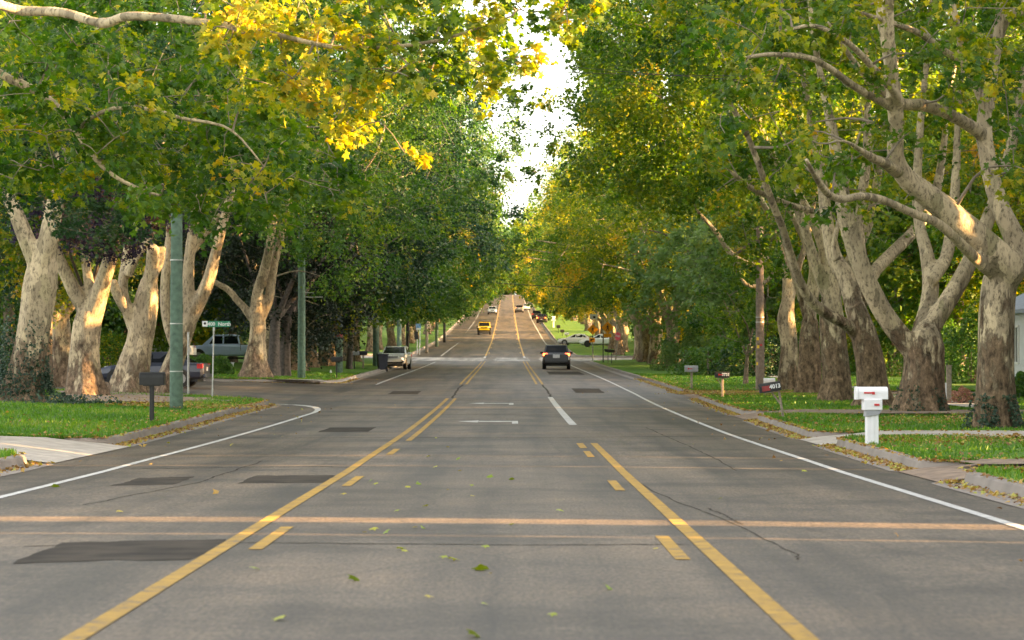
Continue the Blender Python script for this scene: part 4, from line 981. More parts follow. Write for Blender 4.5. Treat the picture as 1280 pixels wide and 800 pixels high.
# backdrop of woods either side, one mass each
for side, nm in ((1, 'right'), (-1, 'left')):
    g = np.random.default_rng(77 + side); n = 70000
    d = g.uniform(165, 900, n) if side > 0 else g.uniform(185, 900, n); x = side * (44 + 10 * g.random(n) + .02 * d + 3 * np.sin(d * .12)); hh = g.random(n) ** .8 * (11 + 3 * np.sin(d * .21) + 2 * np.sin(d * .057))
    P = np.stack([x, d, H0(x, d) + hh + .3], 1); mb = MB(); leaves(mb, P, .9, np.clip(.45 + .18 * np.sin(d * .16 + hh * .3) + g.normal(0, .12, n), 0, 1), g, 'lo')
    mk('far_wood', mb, M['leaf_olive'] if side > 0 else M['leaf_green'], kind='stuff', label='mass of trees far behind the %s-hand gardens' % nm, cat='woods')
# ivy on the leftmost trunk
g = np.random.default_rng(88); n = 5200
x, d, z = gpd(28, 80)
a = g.uniform(0, 6.28, n); h = g.random(n) ** 2.0 * 2.5; rr = .66 + .5 * np.exp(-h / .35) + g.normal(0, .06, n); rr += (h < .25) * g.random(n) ** 2 * 1.1
cx = .06 * h
keep = g.random(n) < np.clip(1.25 - h * .42 - .35 * (np.sin(a * 3 + 1) > .2) * (h > .9), 0, 1)
P = np.stack([cx + np.cos(a) * rr * (1 + .3 * (h < .3)), np.sin(a) * rr, np.maximum(h, .04)], 1)[keep]
mb = MB(); leaves(mb, P, .10, np.clip(g.normal(.45, .25, len(P)), 0, 1), g, 'mid', updir=np.stack([np.cos(a), np.sin(a), 0 * a], 1)[keep], upw=.2)
mk('ivy', mb, M['leaf_ivy'], loc=(x, d, z), label='dark ivy covering the foot of the leftmost sycamore', cat='ivy')

def sprouts(px, dd, r, n, lab, seed):
    g = np.random.default_rng(seed); x, d, z = gpd(px, dd); a = g.uniform(-2.9, -.2, n); h = g.random(n) ** 1.4 * .75
    rr = r + .28 * np.exp(-h / .3) + g.normal(0, .05, n); keep = np.sin(a * 6 + 2 * h) > -.35
    P = np.stack([np.cos(a) * rr, np.sin(a) * rr, np.maximum(.03, h)], 1)[keep]; mb = MB()
    leaves(mb, P, .10, np.clip(g.normal(.6, .2, len(P)), 0, 1), g, 'mid', updir=np.stack([np.cos(a), np.sin(a), 0 * a], 1)[keep], upw=.3)
    mk('ground_ivy', mb, M['leaf_ivy'], loc=(x, d, z), label=lab, cat='ivy')
sprouts(1243, 60, .5, 900, 'grey green sprouts round the foot of the rightmost trunk', 71)
sprouts(1150, 77, .6, 500, 'low green sprouts round the foot of the forked sycamore', 72)
# ------------------------------------------------------------------ vehicles (local axes: +y forward, origin on the ground)
def loft(mb, S, mi=0):
    """S: list of (y, [(x, z) half section from bottom centre side to top])"""
    V = []; m = len(S[0][1]) * 2
    for y, h in S:
        V += [(x, y, z) for x, z in h] + [(-x, y, z) for x, z in h[::-1]]
    f = []
    for i in range(len(S) - 1):
        for j in range(m):
            j2 = (j + 1) % m; f.append((i * m + j, (i + 1) * m + j, (i + 1) * m + j2, i * m + j2))
    f += [tuple(range(m)), tuple(range((len(S) - 1) * m, len(S) * m))[::-1]]
    mb.add(np.array(V), f, mi)
def quadpanel(mb, a, b, c, d, inset=.06, lift=.006, mi=0):
    """panel inside the quad a b c d, set proud of it"""
    P = np.array([a, b, c, d], float); ce = P.mean(0); nrm = np.cross(P[1] - P[0], P[3] - P[0]); nrm /= np.linalg.norm(nrm)
    Q = np.array([p + (P[(k + 1) % 4] - p) / np.linalg.norm(P[(k + 1) % 4] - p) * inset + (P[k - 1] - p) / np.linalg.norm(P[k - 1] - p) * inset for k, p in enumerate(P)])
    if nrm @ (ce - np.array([0, ce[1], .6])) < 0 and abs(nrm[0]) > .3: nrm = -nrm
    return Q, nrm, mb.add(np.vstack([Q + nrm * lift, Q - nrm * .01]), [(0, 1, 2, 3), (0, 4, 5, 1), (1, 5, 6, 2), (2, 6, 7, 3), (3, 7, 4, 0)], mi)
def body_sec(w, zb, zm, zt, tw=.93): return [(w * .82, zb), (w * .97, zb + .10), (w, zm), (w * .985, zt - .10), (w * tw, zt)]

def vehicle(name, paint, x, d, z, rz, spec, scale=1.0, **pr):
    s = spec; root = empty(name, (x, d, z), rz, **pr); root.scale = (scale,) * 3
    W = s['w'] / 2
    b = MB(); loft(b, [(y, body_sec(W * k, zb, zm, zt)) for y, k, zb, zm, zt in s['body']])
    y0, y1, y2, y3 = s['cab']; zb, zt = s['belt'], s['roof']; wb, wt = W * .93, W * s.get('tumble', .76)
    zr = zt - .04
    loft(b, [(y0, [(wb * .96, zb - .12), (wb * .96, zb), (wb * .955, zb + .02)]), (y0 + (y1 - y0) * .5, [(wb, zb - .12), (wb, zb), ((wb + wt) / 2, (zb + zr) / 2)]), (y1, [(wb, zb - .12), (wb, zb), (wt, zr)]), ((y1 + y2) / 2, [(wb, zb - .12), (wb, zb), (wt, zt)]), (y2, [(wb, zb - .12), (wb, zb), (wt, zr)]),
             (y2 + (y3 - y2) * .5, [(wb, zb - .12), (wb, zb), ((wb + wt) / 2, (zb + zr) / 2)]), (y3, [(wb * .97, zb - .12), (wb * .97, zb), (wb * .965, zb + .02)])])
    mk('body', b, M[paint], root, smooth=False, bevel=.035)
    # glass
    def pane(nm, q, inset=.07):
        g = MB(); quadpanel(g, *q, inset=inset); mk(nm, g, M['glass'], root)
    pane('rear_window', [(-wb * .96, y0, zb + .02), (wb * .96, y0, zb + .02), (wt, y1, zr), (-wt, y1, zr)], .08)
    pane('windscreen', [(wb * .97, y3, zb + .02), (-wb * .97, y3, zb + .02), (-wt, y2, zr), (wt, y2, zr)], .07)
    for sd in (-1, 1):
        cuts = s['doors']
        for k in range(len(cuts) - 1):
            a, c = cuts[k], cuts[k + 1]
            def at(y, t):
                lo = np.array([wb, y, zb + .0]); 
                return lo + (np.array([wt, y, zr]) - lo) * t
            ya, yc = a, c
            top_a = max(a, y1 + .02); top_c = min(c, y2 - .02)
            A, B, Cc, D = at(ya, .04), at(yc, .04), at(top_c, .95), at(top_a, .95)
            # front and rear quarter corners follow the pillars
            q = [p * np.array([sd, 1, 1]) for p in (A, B, Cc, D)]
            pane('side_window', q if sd > 0 else q[::-1], .05)
            ln = MB(); ln.box((sd * (W + .004), (a + c) / 2 - (c - a) * .28, zb - .22), (.02, .16, .035)); mk('door_handle', ln, M['black'] if s.get('dark_handles') else M[paint], root)
        mr = MB(); mr.box((sd * (W + .09), y3 - .42, zb + .07), (.2, .09, .15)); mr.box((sd * (W - .02), y3 - .40, zb + .03), (.12, .04, .05)); mk('wing_mirror', mr, M['black'] if s.get('dark_handles') else M[paint], root, bevel=.02)
    # wheels
    r, wd = s['wheel'], .23
    for sd in (-1, 1):
        for yy in s['axles']:
            ar = MB(); ar.cyl((sd * (W - .12), yy, r + .02), (sd * (W + .004), yy, r + .02), r * 1.14, n=24); mk('wheel_arch', ar, M['black'], root)
            t = MB(); t.tube([(sd * (W - wd + .01), yy, r), (sd * (W - wd + .03), yy, r), (sd * (W - .02), yy, r), (sd * (W + .018), yy, r)], [r * .9, r, r, r * .93], 24)
            to = mk('wheel', t, M['rubber'], root)
            rm = MB(); rm.cyl((sd * (W - .01), yy, r), (sd * (W + .022), yy, r), r * .64, n=20)
            for q in range(5):
                a = q * 1.2566; rm.box((sd * (W + .026), yy + math.cos(a) * r * .33, r + math.sin(a) * r * .33), (.02, r * .6, r * .16), 0, [[1, 0, 0], [0, math.cos(a), -math.sin(a)], [0, math.sin(a), math.cos(a)]])
            rm.cyl((sd * (W + .02), yy, r), (sd * (W + .04), yy, r), r * .13, n=12)
            mk('rim', rm, M[s.get('rim', 'rim')], to)
    yr, yf = s['body'][0][0], s['body'][-1][0]
    # lamps, plate, bumpers, grille
    zl = s.get('lamp_z', zb - .14)
    for sd in (-1, 1):
        q = MB(); q.prism([(sd * W * .60, zl - .02), (sd * W * .97, zl - .11), (sd * W * .99, zl + .08), (sd * W * .66, zl + .09)], s.get('tail_y', yr) - .015, s.get('tail_y', yr) + .22); mk('tail_lamp', q, M['tail_lit' if s.get('lit') else 'red'], root)
        if s.get('lit'):
            q = MB(); q.box((sd * W * .86, s.get('tail_y', yr) - .02, zl - .01), (.16, .02, .1)); mk('brake_lamp', q, M['tail_amber'], root)
        q = MB(); q.prism([(sd * W * .52, zl - .16), (sd * W * .93, zl - .14), (sd * W * .95, zl - .0), (sd * W * .60, zl - .03)], yf - .2, s.get('head_y', yf) + .012); mk('headlamp', q, M['head_lamp'], root)
    q = MB(); q.box((0, s.get('plate_y', yr) - .012, s.get('plate_z', .72)), (.32 * s.get('plate_s', 1), .02, .16 * s.get('plate_s', 1))); mk('licence_plate', q, M['plate'], root)
    q = MB(); q.box((0, yr - .02, s.get('bump_z', .46)), (W * 1.72, .12, .16)); q.box((0, yf + .0, s.get('bump_z', .46) - .02), (W * 1.6, .1, .13)); mk('bumper', q, M[s.get('bumper', 'black')], root, bevel=.03)
    q = MB(); q.box((0, yf + .005, zl - .14), (W * .95, .04, .14))
    for k in range(3): q.box((0, yf + .028, zl - .19 + .05 * k), (W * .9, .012, .015))
    mk('grille', q, M['grey' if s.get('bright_grille') else 'black'], root)
    q = MB(); q.box((0, (yr + yf) / 2, .27), (W * 1.5, (yf - yr) * .88, .12)); mk('underbody', q, M['black'], root)
    return root

SUV = dict(w=1.84, body=[(-2.26, .86, .42, .62, .98), (-2.12, .96, .34, .62, 1.06), (-1.3, 1, .30, .66, 1.06), (.9, 1, .30, .66, 1.04), (1.6, .97, .32, .62, .98), (2.1, .88, .36, .58, .86), (2.26, .76, .4, .56, .74)],
           cab=(-2.12, -1.72, .15, 1.12), belt=1.04, roof=1.66, tumble=.77, doors=[-1.95, -1.1, -.22, .78], wheel=.35, axles=(-1.35, 1.36), plate_z=.86, plate_y=-2.25, plate_s=1.45, lit=True, dark_handles=True, lamp_z=.98, tail_y=-2.17, head_y=2.06)
WAGON = dict(SUV, roof=1.6, lit=False, lamp_z=.96, plate_z=.5, plate_y=-2.25, plate_s=1, dark_handles=False, bright_grille=True, body=[(-2.34, .86, .42, .62, .95), (-2.2, .96, .34, .62, 1.02), (-1.3, 1, .30, .66, 1.02), (.9, 1, .30, .66, 1.0), (1.6, .98, .32, .62, .97), (2.2, .93, .34, .58, .88), (2.36, .8, .4, .56, .78)], head_y=2.3)
SEDAN = dict(w=1.80, body=[(-2.3, .84, .40, .60, .92), (-2.16, .95, .32, .62, .99), (-1.4, 1, .28, .62, .98), (.9, 1, .26, .62, .93), (1.6, .97, .28, .58, .88), (2.1, .9, .30, .52, .76), (2.3, .76, .34, .5, .66)],
             cab=(-1.85, -1.02, .1, 1.12), belt=.94, roof=1.46, tumble=.74, doors=[-1.5, -.95, -.05, .82], wheel=.335, axles=(-1.36, 1.38), lamp_z=.87, tail_y=-2.25, head_y=2.16, plate_z=.74, plate_y=-2.3, lit=False, bumper='car_blue', rim='grey')
TRUCK = dict(w=1.95, body=[(-2.8, .95, .5, .75, 1.12), (-2.7, 1, .42, .8, 1.14), (-1.0, 1, .4, .8, 1.13), (.9, 1, .4, .8, 1.14), (1.7, .98, .42, .78, 1.12), (2.5, .94, .44, .7, 1.02), (2.7, .86, .5, .7, .92)],
             cab=(-1.02, -.86, .78, 1.5), belt=1.13, roof=1.84, tumble=.8, doors=[-.95, .12, 1.12], wheel=.4, axles=(-1.75, 1.75), lamp_z=1.0, plate_z=.62, bumper='rim', bump_z=.55)
JEEP = dict(w=1.85, body=[(-1.9, .9, .5, .8, 1.1), (-1.8, .92, .45, .8, 1.14), (.5, .92, .45, .8, 1.14), (1.5, .84, .5, .8, 1.12), (1.92, .78, .55, .8, 1.08)],
            cab=(-1.82, -1.7, .32, .55), belt=1.13, roof=1.84, tumble=.82, doors=[-1.7, -.6, .42], wheel=.44, axles=(-1.2, 1.3), lamp_z=1.12, plate_z=.8, bump_z=.6, rim='black', dark_handles=True)

x, d, z = gp(695.5, 461.3, False); vehicle('sport_utility_vehicle', 'car_charcoal', x, d, z, R(-1), SUV, 1.02, label='dark charcoal sport utility vehicle driving away with brake lights glowing', cat='car')
rr_ = MB()
x, d, z = gp(494.5, 461.5, False); o = vehicle('station_wagon', 'car_silver', x, d, z, R(176), WAGON, 1.0, label='silver crossover wagon parked at the left kerb behind the dark wheeled bin', cat='car')
q = MB()
for sd in (-1, 1): q.tube([(sd * .62, -1.5, 1.6), (sd * .62, -1.4, 1.66), (sd * .62, .1, 1.67), (sd * .62, .2, 1.6)], [.022] * 4, 6)
mk('roof_rail', q, M['black'], o)
q = MB()
for sd in (-1, 1): q.cyl((sd * .72, 2.3, .52), (sd * .72, 2.36, .52), .11, n=12)
mk('fog_lamp', q, M['black'], o)
x, d, z = gpd(191, 117, False); vehicle('sedan', 'car_blue', x, d, z, R(86), SEDAN, 1.0, label='dark slate blue sedan parked on the side street behind the sycamores', cat='car')
x, d, z = gpd(197, 172, True); vehicle('white_car', 'car_white', x, d, z + .05, R(80), SUV | dict(lit=False), 1, label='white car mostly hidden behind the sedan and a round bush', cat='car')
x, d, z = gpd(283, 185, True); o = vehicle('pickup_truck', 'car_pickup', x, d, z + .1, R(90), TRUCK, 1.0, label='pale blue silver pickup truck parked beyond the round bushes', cat='car')
q = MB()
q.box((0, -1.9, 1.146), (1.6, 1.6, .01)); mk('cargo_bed', q, M['black'], o)
q = MB(); q.box((0, -1.03, 1.0), (1.955, .03, .5)); mk('cab_gap', q, M['black'], o)
x, d, z = gp(605.5, 418.5, False); o = vehicle('four_wheel_drive', 'car_yellow', x, d, z, R(179), JEEP, 1.12, label='small boxy yellow four-wheel-drive coming up the left lane', cat='car')
q = MB()
for sd in (-1, 1): q.prism([(sd * .60, .78), (sd * 1.0, .78), (sd * 1.0, .98), (sd * .60, 1.02)], .8, 1.85)
mk('fender', q, M['black'], o); q = MB(); q.box((0, -.7, 1.86), (1.52, 2.0, .06)); mk('soft_top', q, M['black'], o)
x, d, z = gp(615.5, 393, False); vehicle('white_car', 'car_white', x, d, z, R(180), SUV | dict(lit=False, roof=1.62), 1.15, label='far white car coming downhill in the left lane', cat='car')
x, d, z = gp(649, 391, False); vehicle('grey_car', 'car_grey', x, d, z, 0, SUV, 1.12, label='far grey car driving uphill with red tail lamps', cat='car')
x, d, z = gp(656.5, 388, False); vehicle('white_car', 'car_white', x + .4, d, z, 0, SEDAN | dict(bumper='car_white'), 1.1, label='tiny white car just right of the far grey car', cat='car')
x, d, z = gp(677.5, 404, False); vehicle('dark_pickup', 'car_maroon', x, d, z, R(-3), TRUCK | dict(lit=True, bumper='black'), 1.02, label='dark maroon pickup parked at the right kerb, rear one of the pair', cat='car')
x, d, z = gp(671.5, 400, False); vehicle('dark_pickup', 'black', x, d + 6, float(zroad(d + 6)), R(-2), TRUCK | dict(bumper='black'), 1.05, label='black vehicle parked just ahead of the dark maroon pickup', cat='car')
x, d, z = gpd(720.5, 352); vehicle('white_car', 'car_white', x, d, z, R(80), SEDAN | dict(bumper='car_white'), 1.0, label='white sedan with its front corner showing left of the crossing signs', cat='car')
x, d, z = gpd(750, 338); vehicle('white_sedan', 'car_white', x, d, z, R(88), SEDAN | dict(bumper='black', rim='black'), 1.1, label='white sedan with black wheels parked behind the crossing signs', cat='car')

# ------------------------------------------------------------------ letterboxes
def text_mesh(txt, size, bold=.0):
    cu = bpy.data.curves.new('lettering', 'FONT'); cu.body = txt; cu.size = size; cu.align_x = 'CENTER'; cu.align_y = 'CENTER'; cu.extrude = .002; cu.offset = bold; cu.resolution_u = 3
    o = bpy.data.objects.new('lettering', cu); COL.objects.link(o); dg = bpy.context.evaluated_depsgraph_get()
    me = bpy.data.meshes.new_from_object(o.evaluated_get(dg)); bpy.data.objects.remove(o); return me
def lettering(txt, size, mat, parent, loc, rot, bold=0):
    me = text_mesh(txt, size, bold); o = bpy.data.objects.new('lettering', me); COL.objects.link(o); me.materials.clear(); me.materials.append(mat)
    o.parent = parent; o.location = loc; o.rotation_euler = rot; return o
def arch(w, h, n=10):
    a = np.linspace(0, np.pi, n); return [(-w / 2, 0)] + [(-w / 2 * math.cos(t), h - w / 2 + w / 2 * math.sin(t)) for t in a] + [(w / 2, 0)]
def letterbox(px, py, lab, box_mat, post_mat, h=.95, L=.48, w=.17, bh=.22, rz=R(90), post_w=.09, flag=True, number=None, tilt=0, door=None, brace=False, group=None, s=1.0, d=None, two=False, round_post=False):
    """box runs along local y; its door end points to -y before rz"""
    x, d, z = gp(px, py) if d is None else gpd(px, d)
    t = empty('letterbox', (x, d, z), 0, label=lab, cat='letterbox', group=group); t.scale = (s, s, s); t.rotation_euler[1] = tilt
    p = MB(); hb = h - bh
    if round_post: p.cyl((0, 0, -.2), (0, 0, hb), post_w / 2, n=10)
    else: p.box((0, 0, (hb - .2) / 2), (post_w, post_w, hb + .2))
    mk('post', p, M[post_mat], t, bevel=None if round_post else .01)
    b = MB(); b.prism(arch(w, bh), -L / 2, L / 2); o = mk('box', b, M[box_mat], t, loc=(0, 0, hb + .01), rz=rz, bevel=.008)
    q = MB(); q.prism(arch(w * 1.04, bh * 1.02), -L / 2 - .022, -L / 2 - .003); q.box((0, -L / 2 - .03, bh * .8), (.03, .02, .03)); mk('door', q, M[door or box_mat], o)
    q = MB(); q.box((0, 0, -.008), (w * .8, L * .7, .025)); mk('bracket', q, M[post_mat], o)
    if flag:
        sx = 1 if rz < 0 else -1; q = MB(); q.box((sx * (w / 2 + .008), -L * .12, bh * .48), (.012, L * .34, .025)); q.box((sx * (w / 2 + .008), -L * .26, bh * .5), (.014, .05, .065)); mk('flag', q, M['red'], o)
    if number: lettering(number, .14, M['white'], o, (w / 2 + .01, .11, bh * .5), (R(90), 0, R(90)), .006)
    if brace:
        q = MB(); q.tube([(-L * .36, 0, hb), (0, 0, hb * .48)], [.022, .022], 6); mk('brace', q, M[post_mat], t)
    return t
# faces: rz=90deg puts the door towards the road (+x side for left ones), so the long flank looks at the camera
letterbox(190, 528.5, 'black letterbox on a black post beside the nearest green pole', 'black', 'black', 1.16, .56, .24, .30, R(90), .1, False, s=1.0)
letterbox(421, 474, 'small black letterbox on a thin post before the capped green post', 'black', 'black', 1.1, .55, .2, .24, R(90), .05, False)
letterbox(443, 465, 'grey letterbox on a thin black post, left of the pair', 'grey', 'black', 1.12, .56, .2, .25, R(90), .06, False, d=178)
letterbox(454, 461, 'dark slate letterbox on a pale post, right of the pair', 'bin', 'wood', 1.12, .5, .22, .27, R(90), .1, False, d=183)
letterbox(864.5, 488, 'silver letterbox with faded red flag on a wooden post', 'grey', 'wood', 1.0, .52, .22, .25, R(-90), .09, True)
letterbox(903, 497, 'black letterbox with white digits on a braced wooden post', 'black', 'wood', .92, .5, .2, .22, R(-90), .085, True, '3731', brace=True)
letterbox(979, 523, 'black letterbox with the number 4013 on a leaning post', 'black', 'wood', .94, .52, .22, .24, R(-90), .06, False, '4013', tilt=R(-9), brace=True)
o = [k for k in kids(SC.objects[[q.name for q in SC.objects if q.get('label', '').startswith('black letterbox with the number')][0]]) if k.name.startswith('box')][0]
o.location[0] -= .2
q = MB(); q.box((.115, -.12, .1), (.01, .2, .13)); mk('faded_panel', q, M['red_dull'], o)
letterbox(760, 456, 'black letterbox on two thin posts, left of the crossing sign pair', 'black', 'black', 1.1, .5, .2, .22, R(-90), .05, False, d=222)
letterbox(764.5, 457.5, 'black letterbox beside its twin, nearer the road sign trunk', 'black', 'black', 1.1, .5, .2, .22, R(-90), .05, False, d=218)
letterbox(698, 421, 'far black letterbox on the right verge, upper of two', 'black', 'black', 1.3, .6, .45, .5, R(-90), .08, False, d=452)
letterbox(703, 424, 'far black letterbox on the right verge, lower of two', 'black', 'black', 1.0, .6, .45, .45, R(-90), .08, False, d=430)
letterbox(708.5, 425, 'far white letterbox near the first parked white sedan', 'white', 'black', 1.1, .6, .35, .35, R(-90), .08, False, d=398)
letterbox(692, 411, 'far tall white letterbox beyond the black pair on the verge', 'white', 'white', 2.0, .7, .7, .8, R(-90), .3, False, d=500)
letterbox(962, 487, 'white rounded letterbox low behind the leaning one', 'white', 'wood', .55, .42, .22, .24, R(-90), .09, False, d=110)
# the white plastic two-box letterbox
x, d, z = gp(1089.5, 556.5); t = empty('letterbox', (x, d, z), R(4), label='white plastic double letterbox with red flags on a thick square post', cat='letterbox')
q = MB(); q.box((0, 0, .33), (.20, .2, .70)); q.box((0, -.103, .33), (.05, .012, .68)); mk('post', q, M['white'], t, bevel=.012)
q = MB(); b_ = MB(); b_.prism(arch(.20, .22), -.26, .26); o = mk('box', b_, M['white'], t, loc=(.01, 0, .79), rz=R(-90), bevel=.01)
q = MB(); q.prism(arch(.215, .225), -.30, -.265); mk('door', q, M['white'], o)
q = MB(); q.box((.108, -.08, .115), (.012, .17, .026)); q.box((.108, -.0, .11), (.014, .045, .045)); mk('flag', q, M['red'], o)
q = MB(); q.box((.0, -.02, .70), (.32, .24, .19)); o2 = mk('newspaper_box', q, M['white'], t, bevel=.012)
q = MB(); q.box((.06, -.148, .70), (.09, .012, .035)); mk('handle', q, M['red'], o2)
q = MB(); q.prism([(-.12, .60), (.15, .60), (.10, .53), (-.13, .50)], -.13, .09); mk('bracket', q, M['grey'], t)

# ------------------------------------------------------------------ poles and posts
def pole(name, px, py, top_py, wpx, mat, lab, cat='pole', group=None, d=None, extra=None, taper=.8, hi=None):
    x, d, z = gp(px, py) if d is None else gpd(px, d)
    r = wpx * d / FPX / 2; h = (pix(px, top_py, d)[2] - z) if hi is None else hi
    t = empty(name, (x, d, z), 0, label=lab, cat=cat, group=group)
    q = MB(); zz = np.linspace(-.3, h, 14); q.tube([(0, 0, k) for k in zz], [r * (1 - (1 - taper) * max(0, k) / h) for k in zz], 14); mk('shaft', q, M[mat], t, smooth=True)
    return t, x, d, z, r, h
t, x, d, z, r, h = pole('utility_pole', 220.5, 520, 200, 17, 'pole_green', 'nearest green treated utility pole beside the black letterbox', d=79, hi=6.8)
for zz in (.3, 1.05, 2.4, 4.2):
    q = MB(); q.tube([(0, 0, zz), (0, 0, zz + .03)], [r * .99, r * .99], 14); mk('band', q, M['steel'], t)
t, x, d, z, r, h = pole('utility_pole', 377, 473.5, 330, 10, 'pole_green', 'second green utility pole on the corner lawn beyond the side street', d=137, hi=11)
q = MB(); q.box((.55, 0, 4.0), (1.0, .04, .04)); q.box((.35, 0, 4.22), (.5, .04, .04)); mk('bracket_arm', q, M['steel'], t)
t, x, d, z, r, h = pole('capped_post', 424, 466, 419, 9, 'pole_green', 'short thick green post with a red cap behind a black letterbox', 'post', d=160, taper=.97)
q = MB(); q.cyl((0, 0, h - .12), (0, 0, h + .08), r * 1.08, r * .95, 14); mk('cap', q, M['red_dull'], t)
pole('utility_pole', 470, 457, 385, 8.5, 'pole_green', 'green pole behind the dark wheeled bin', d=198, hi=8)
pole('utility_pole', 499, 438, 380, 6, 'pole_green', 'greenish pole beyond the silver wagon', d=262, hi=9)
pole('utility_pole', 509.5, 449, 385, 4.5, 'black', 'thin black pole right of the silver wagon', d=238, hi=9)
pole('pale_post', 533.5, 433, 395, 4, 'wood', 'pale post right of the blue and white bus sign', 'post', d=300, hi=7)
pole('utility_pole', 546, 425, 390, 4.5, 'pole_green', 'green pole in the far left row above the kerb', d=345, hi=9)
pole('utility_pole', 555.5, 420, 385, 3.5, 'black', 'thin dark pole farthest along the left kerb', d=385, hi=9)
t, x, d, z, r, h = pole('utility_pole', 950, 487, 335, 11.5, 'pole_grey', 'brown weathered utility pole with tags on the right lawn', d=112, hi=6.6, taper=.78)
PL2 = (x, d, z + 6.3)
for zz, m_, ang in ((1.85, 'red', -1.4), (1.78, 'tag_yellow', -2.1), (2.1, 'tag_yellow', -2.2), (1.1, 'tag_yellow', -2.3)):
    q = MB(); q.box((r * .93 * math.cos(ang), r * .93 * math.sin(ang), zz), (.09, .04, .12 if m_ != 'red' else .07)); mk('tag', q, M[m_], t)
q = MB(); q.tube([(0, 0, 2.75), (0, 0, 2.79)], [r * .95, r * .95], 14); q.tube([(0, 0, 2.95), (0, 0, 2.98)], [r * .94, r * .94], 14); mk('band', q, M['steel'], t)
pole('thin_post', 885, 471, 437, 3, 'wood', 'thin pale post before the bushes left of the young tree', 'post', d=150, taper=1)
pole('thin_post', 842, 459, 441, 2.5, 'steel', 'thin grey post at the foot of the right-hand row', 'post', d=196, taper=1)
pole('thin_post', 235.5, 487, 415, 2.6, 'steel', 'thin galvanised post right of the nearest green pole', 'post', d=98, taper=1)
x, d, z = gpd(290, 141); t = empty('stub_post', (x, d, z), label='short white square post on the far lawn by the bushes', cat='post'); q = MB(); q.box((0, 0, .26), (.16, .16, .7)); mk('shaft', q, M['white'], t); q = MB(); q.box((0, 0, .62), (.2, .2, .04)); mk('cap', q, M['white'], t)
x, d, z = gpd(314 / 4.92 + 413, 150); 
x, d, z = gpd(1186, 92); t = empty('wooden_post', (x, d, z), label='weathered square wooden post standing between the two rightmost trunks', cat='post')
q = MB(); q.box((0, 0, .5), (.16, .16, 1.4)); mk('shaft', q, M['wood'], t, bevel=.015); q = MB(); q.box((-.12, 0, .22), (.08, .1, .85)); mk('side_batten', q, M['white'], t, bevel=.01)
q = MB(); q.box((0, 0, 1.215), (.2, .2, .03)); mk('cap', q, M['wood'], t)
x, d, z = gpd(413.5, 152); t = empty('survey_stake', (x, d, z), label='tiny white stake in the lawn left of the small black letterbox', cat='stake'); q = MB(); q.prism([(-.05, -.1), (.05, -.1), (.05, .2), (0, .26), (-.05, .2)], -.015, .015); mk('stake', q, M['white'], t)

# wheeled bin
x, d, z = gp(478, 464.5, False, dmin=150); t = empty('wheeled_bin', (x, d, z), R(10), label='dark blue black wheeled bin standing in the gutter', cat='bin'); t.scale = (1.05,) * 3
q = MB(); loft(q, [(-.32, [(.24, .12), (.28, .5), (.32, 1.0)]), (.32, [(.24, .12), (.28, .5), (.32, 1.0)])]); mk('bin_body', q, M['bin'], t, bevel=.03)
q = MB(); q.prism([(-.38, 1.0), (.36, 1.0), (.33, 1.06), (-.33, 1.09)], -.36, .36, 'x'); mk('lid', q, M['bin'], t, bevel=.015)
q = MB(); q.cyl((-.3, .36, .95), (.3, .36, .95), .025); mk('handle', q, M['black'], t)
for sd in (-1, 1):
    q = MB(); q.cyl((sd * .2, -.3, .13), (sd * .29, -.3, .13), .13, n=16); mk('wheel', q, M['rubber'], t)

# ------------------------------------------------------------------ signs
RX = (R(90), 0, 0)
x, d, z = gp(265.5, 489); d = 96; x, d, z = gpd(265.5, 96)
t = empty('street_sign', (x, d, z), R(-6), label='green street name sign reading 400 North on a steel post', cat='sign')
hh = pix(270, 405, 96)[2] - z
q = MB(); q.cyl((0, 0, -.2), (.05, 0, hh - .15), .028, n=8); mk('post', q, M['steel'], t)
q = MB(); q.box((.05, 0, hh - .17), (.07, .05, .12)); mk('bracket', q, M['steel'], t)
q = MB(); q.box((.15, 0, hh), (.95, .015, .2)); bl = mk('blade', q, M['sign_green'], t)
q = MB(); q.box((-.26, -.009, hh + .01), (.19, .012, .19)); q.cyl((-.26, -.017, hh + .02), (-.26, -.018, hh + .02), .045, n=10, mi=1); mk('emblem_panel', q, [M['sign_white'], M['black']], bl)
lettering('400  North', .175, M['sign_white'], bl, (.24, -.011, hh - .005), RX, .003)

PED = [[(-.03, .33), (.04, .33), (.05, .26), (.015, .22), (-.03, .26)],
       [(-.06, .2), (.05, .2), (.085, .0), (-.05, -.02)],
       [(.045, .19), (.13, .06), (.17, .07), (.07, .2)], [(-.05, .19), (-.13, .05), (-.17, .02), (-.14, -.01), (-.09, .04), (-.03, .14)],
       [(-.05, -.02), (.04, -.02), (-.06, -.2), (-.13, -.33), (-.18, -.31), (-.11, -.18)], [(.0, -.02), (.085, .0), (.1, -.16), (.17, -.31), (.11, -.33), (.04, -.17)]]
def diamond(t, zc, side, x0=0):
    a = side * .7071
    q = MB(); q.prism([(x0 - a, zc), (x0, zc - a), (x0 + a, zc), (x0, zc + a)], -.01, .01); pn = mk('diamond_panel', q, M['orange'], t)
    q = MB()
    for poly in PED: q.prism([(x0 + u * side * 1.15, zc + v * side * 1.15) for u, v in poly], -.018, -.012)
    mk('walking_figure', q, M['black'], pn)
SGN = 'crossing signs on the right verge'
x, d, z = gpd(741, 232); z = z; pxm = d / FPX
t = empty('crossing_sign', (x, d, z), label='orange diamond walking figure sign with a pale flasher box on top', cat='sign', group=SGN)
H_ = lambda py: float(pix(741, py, d)[2] - z)
q = MB(); q.cyl((0, .07, -.3), (0, .07, H_(399)), .05, n=8); mk('post', q, M['steel'], t)
diamond(t, H_(412), .66)
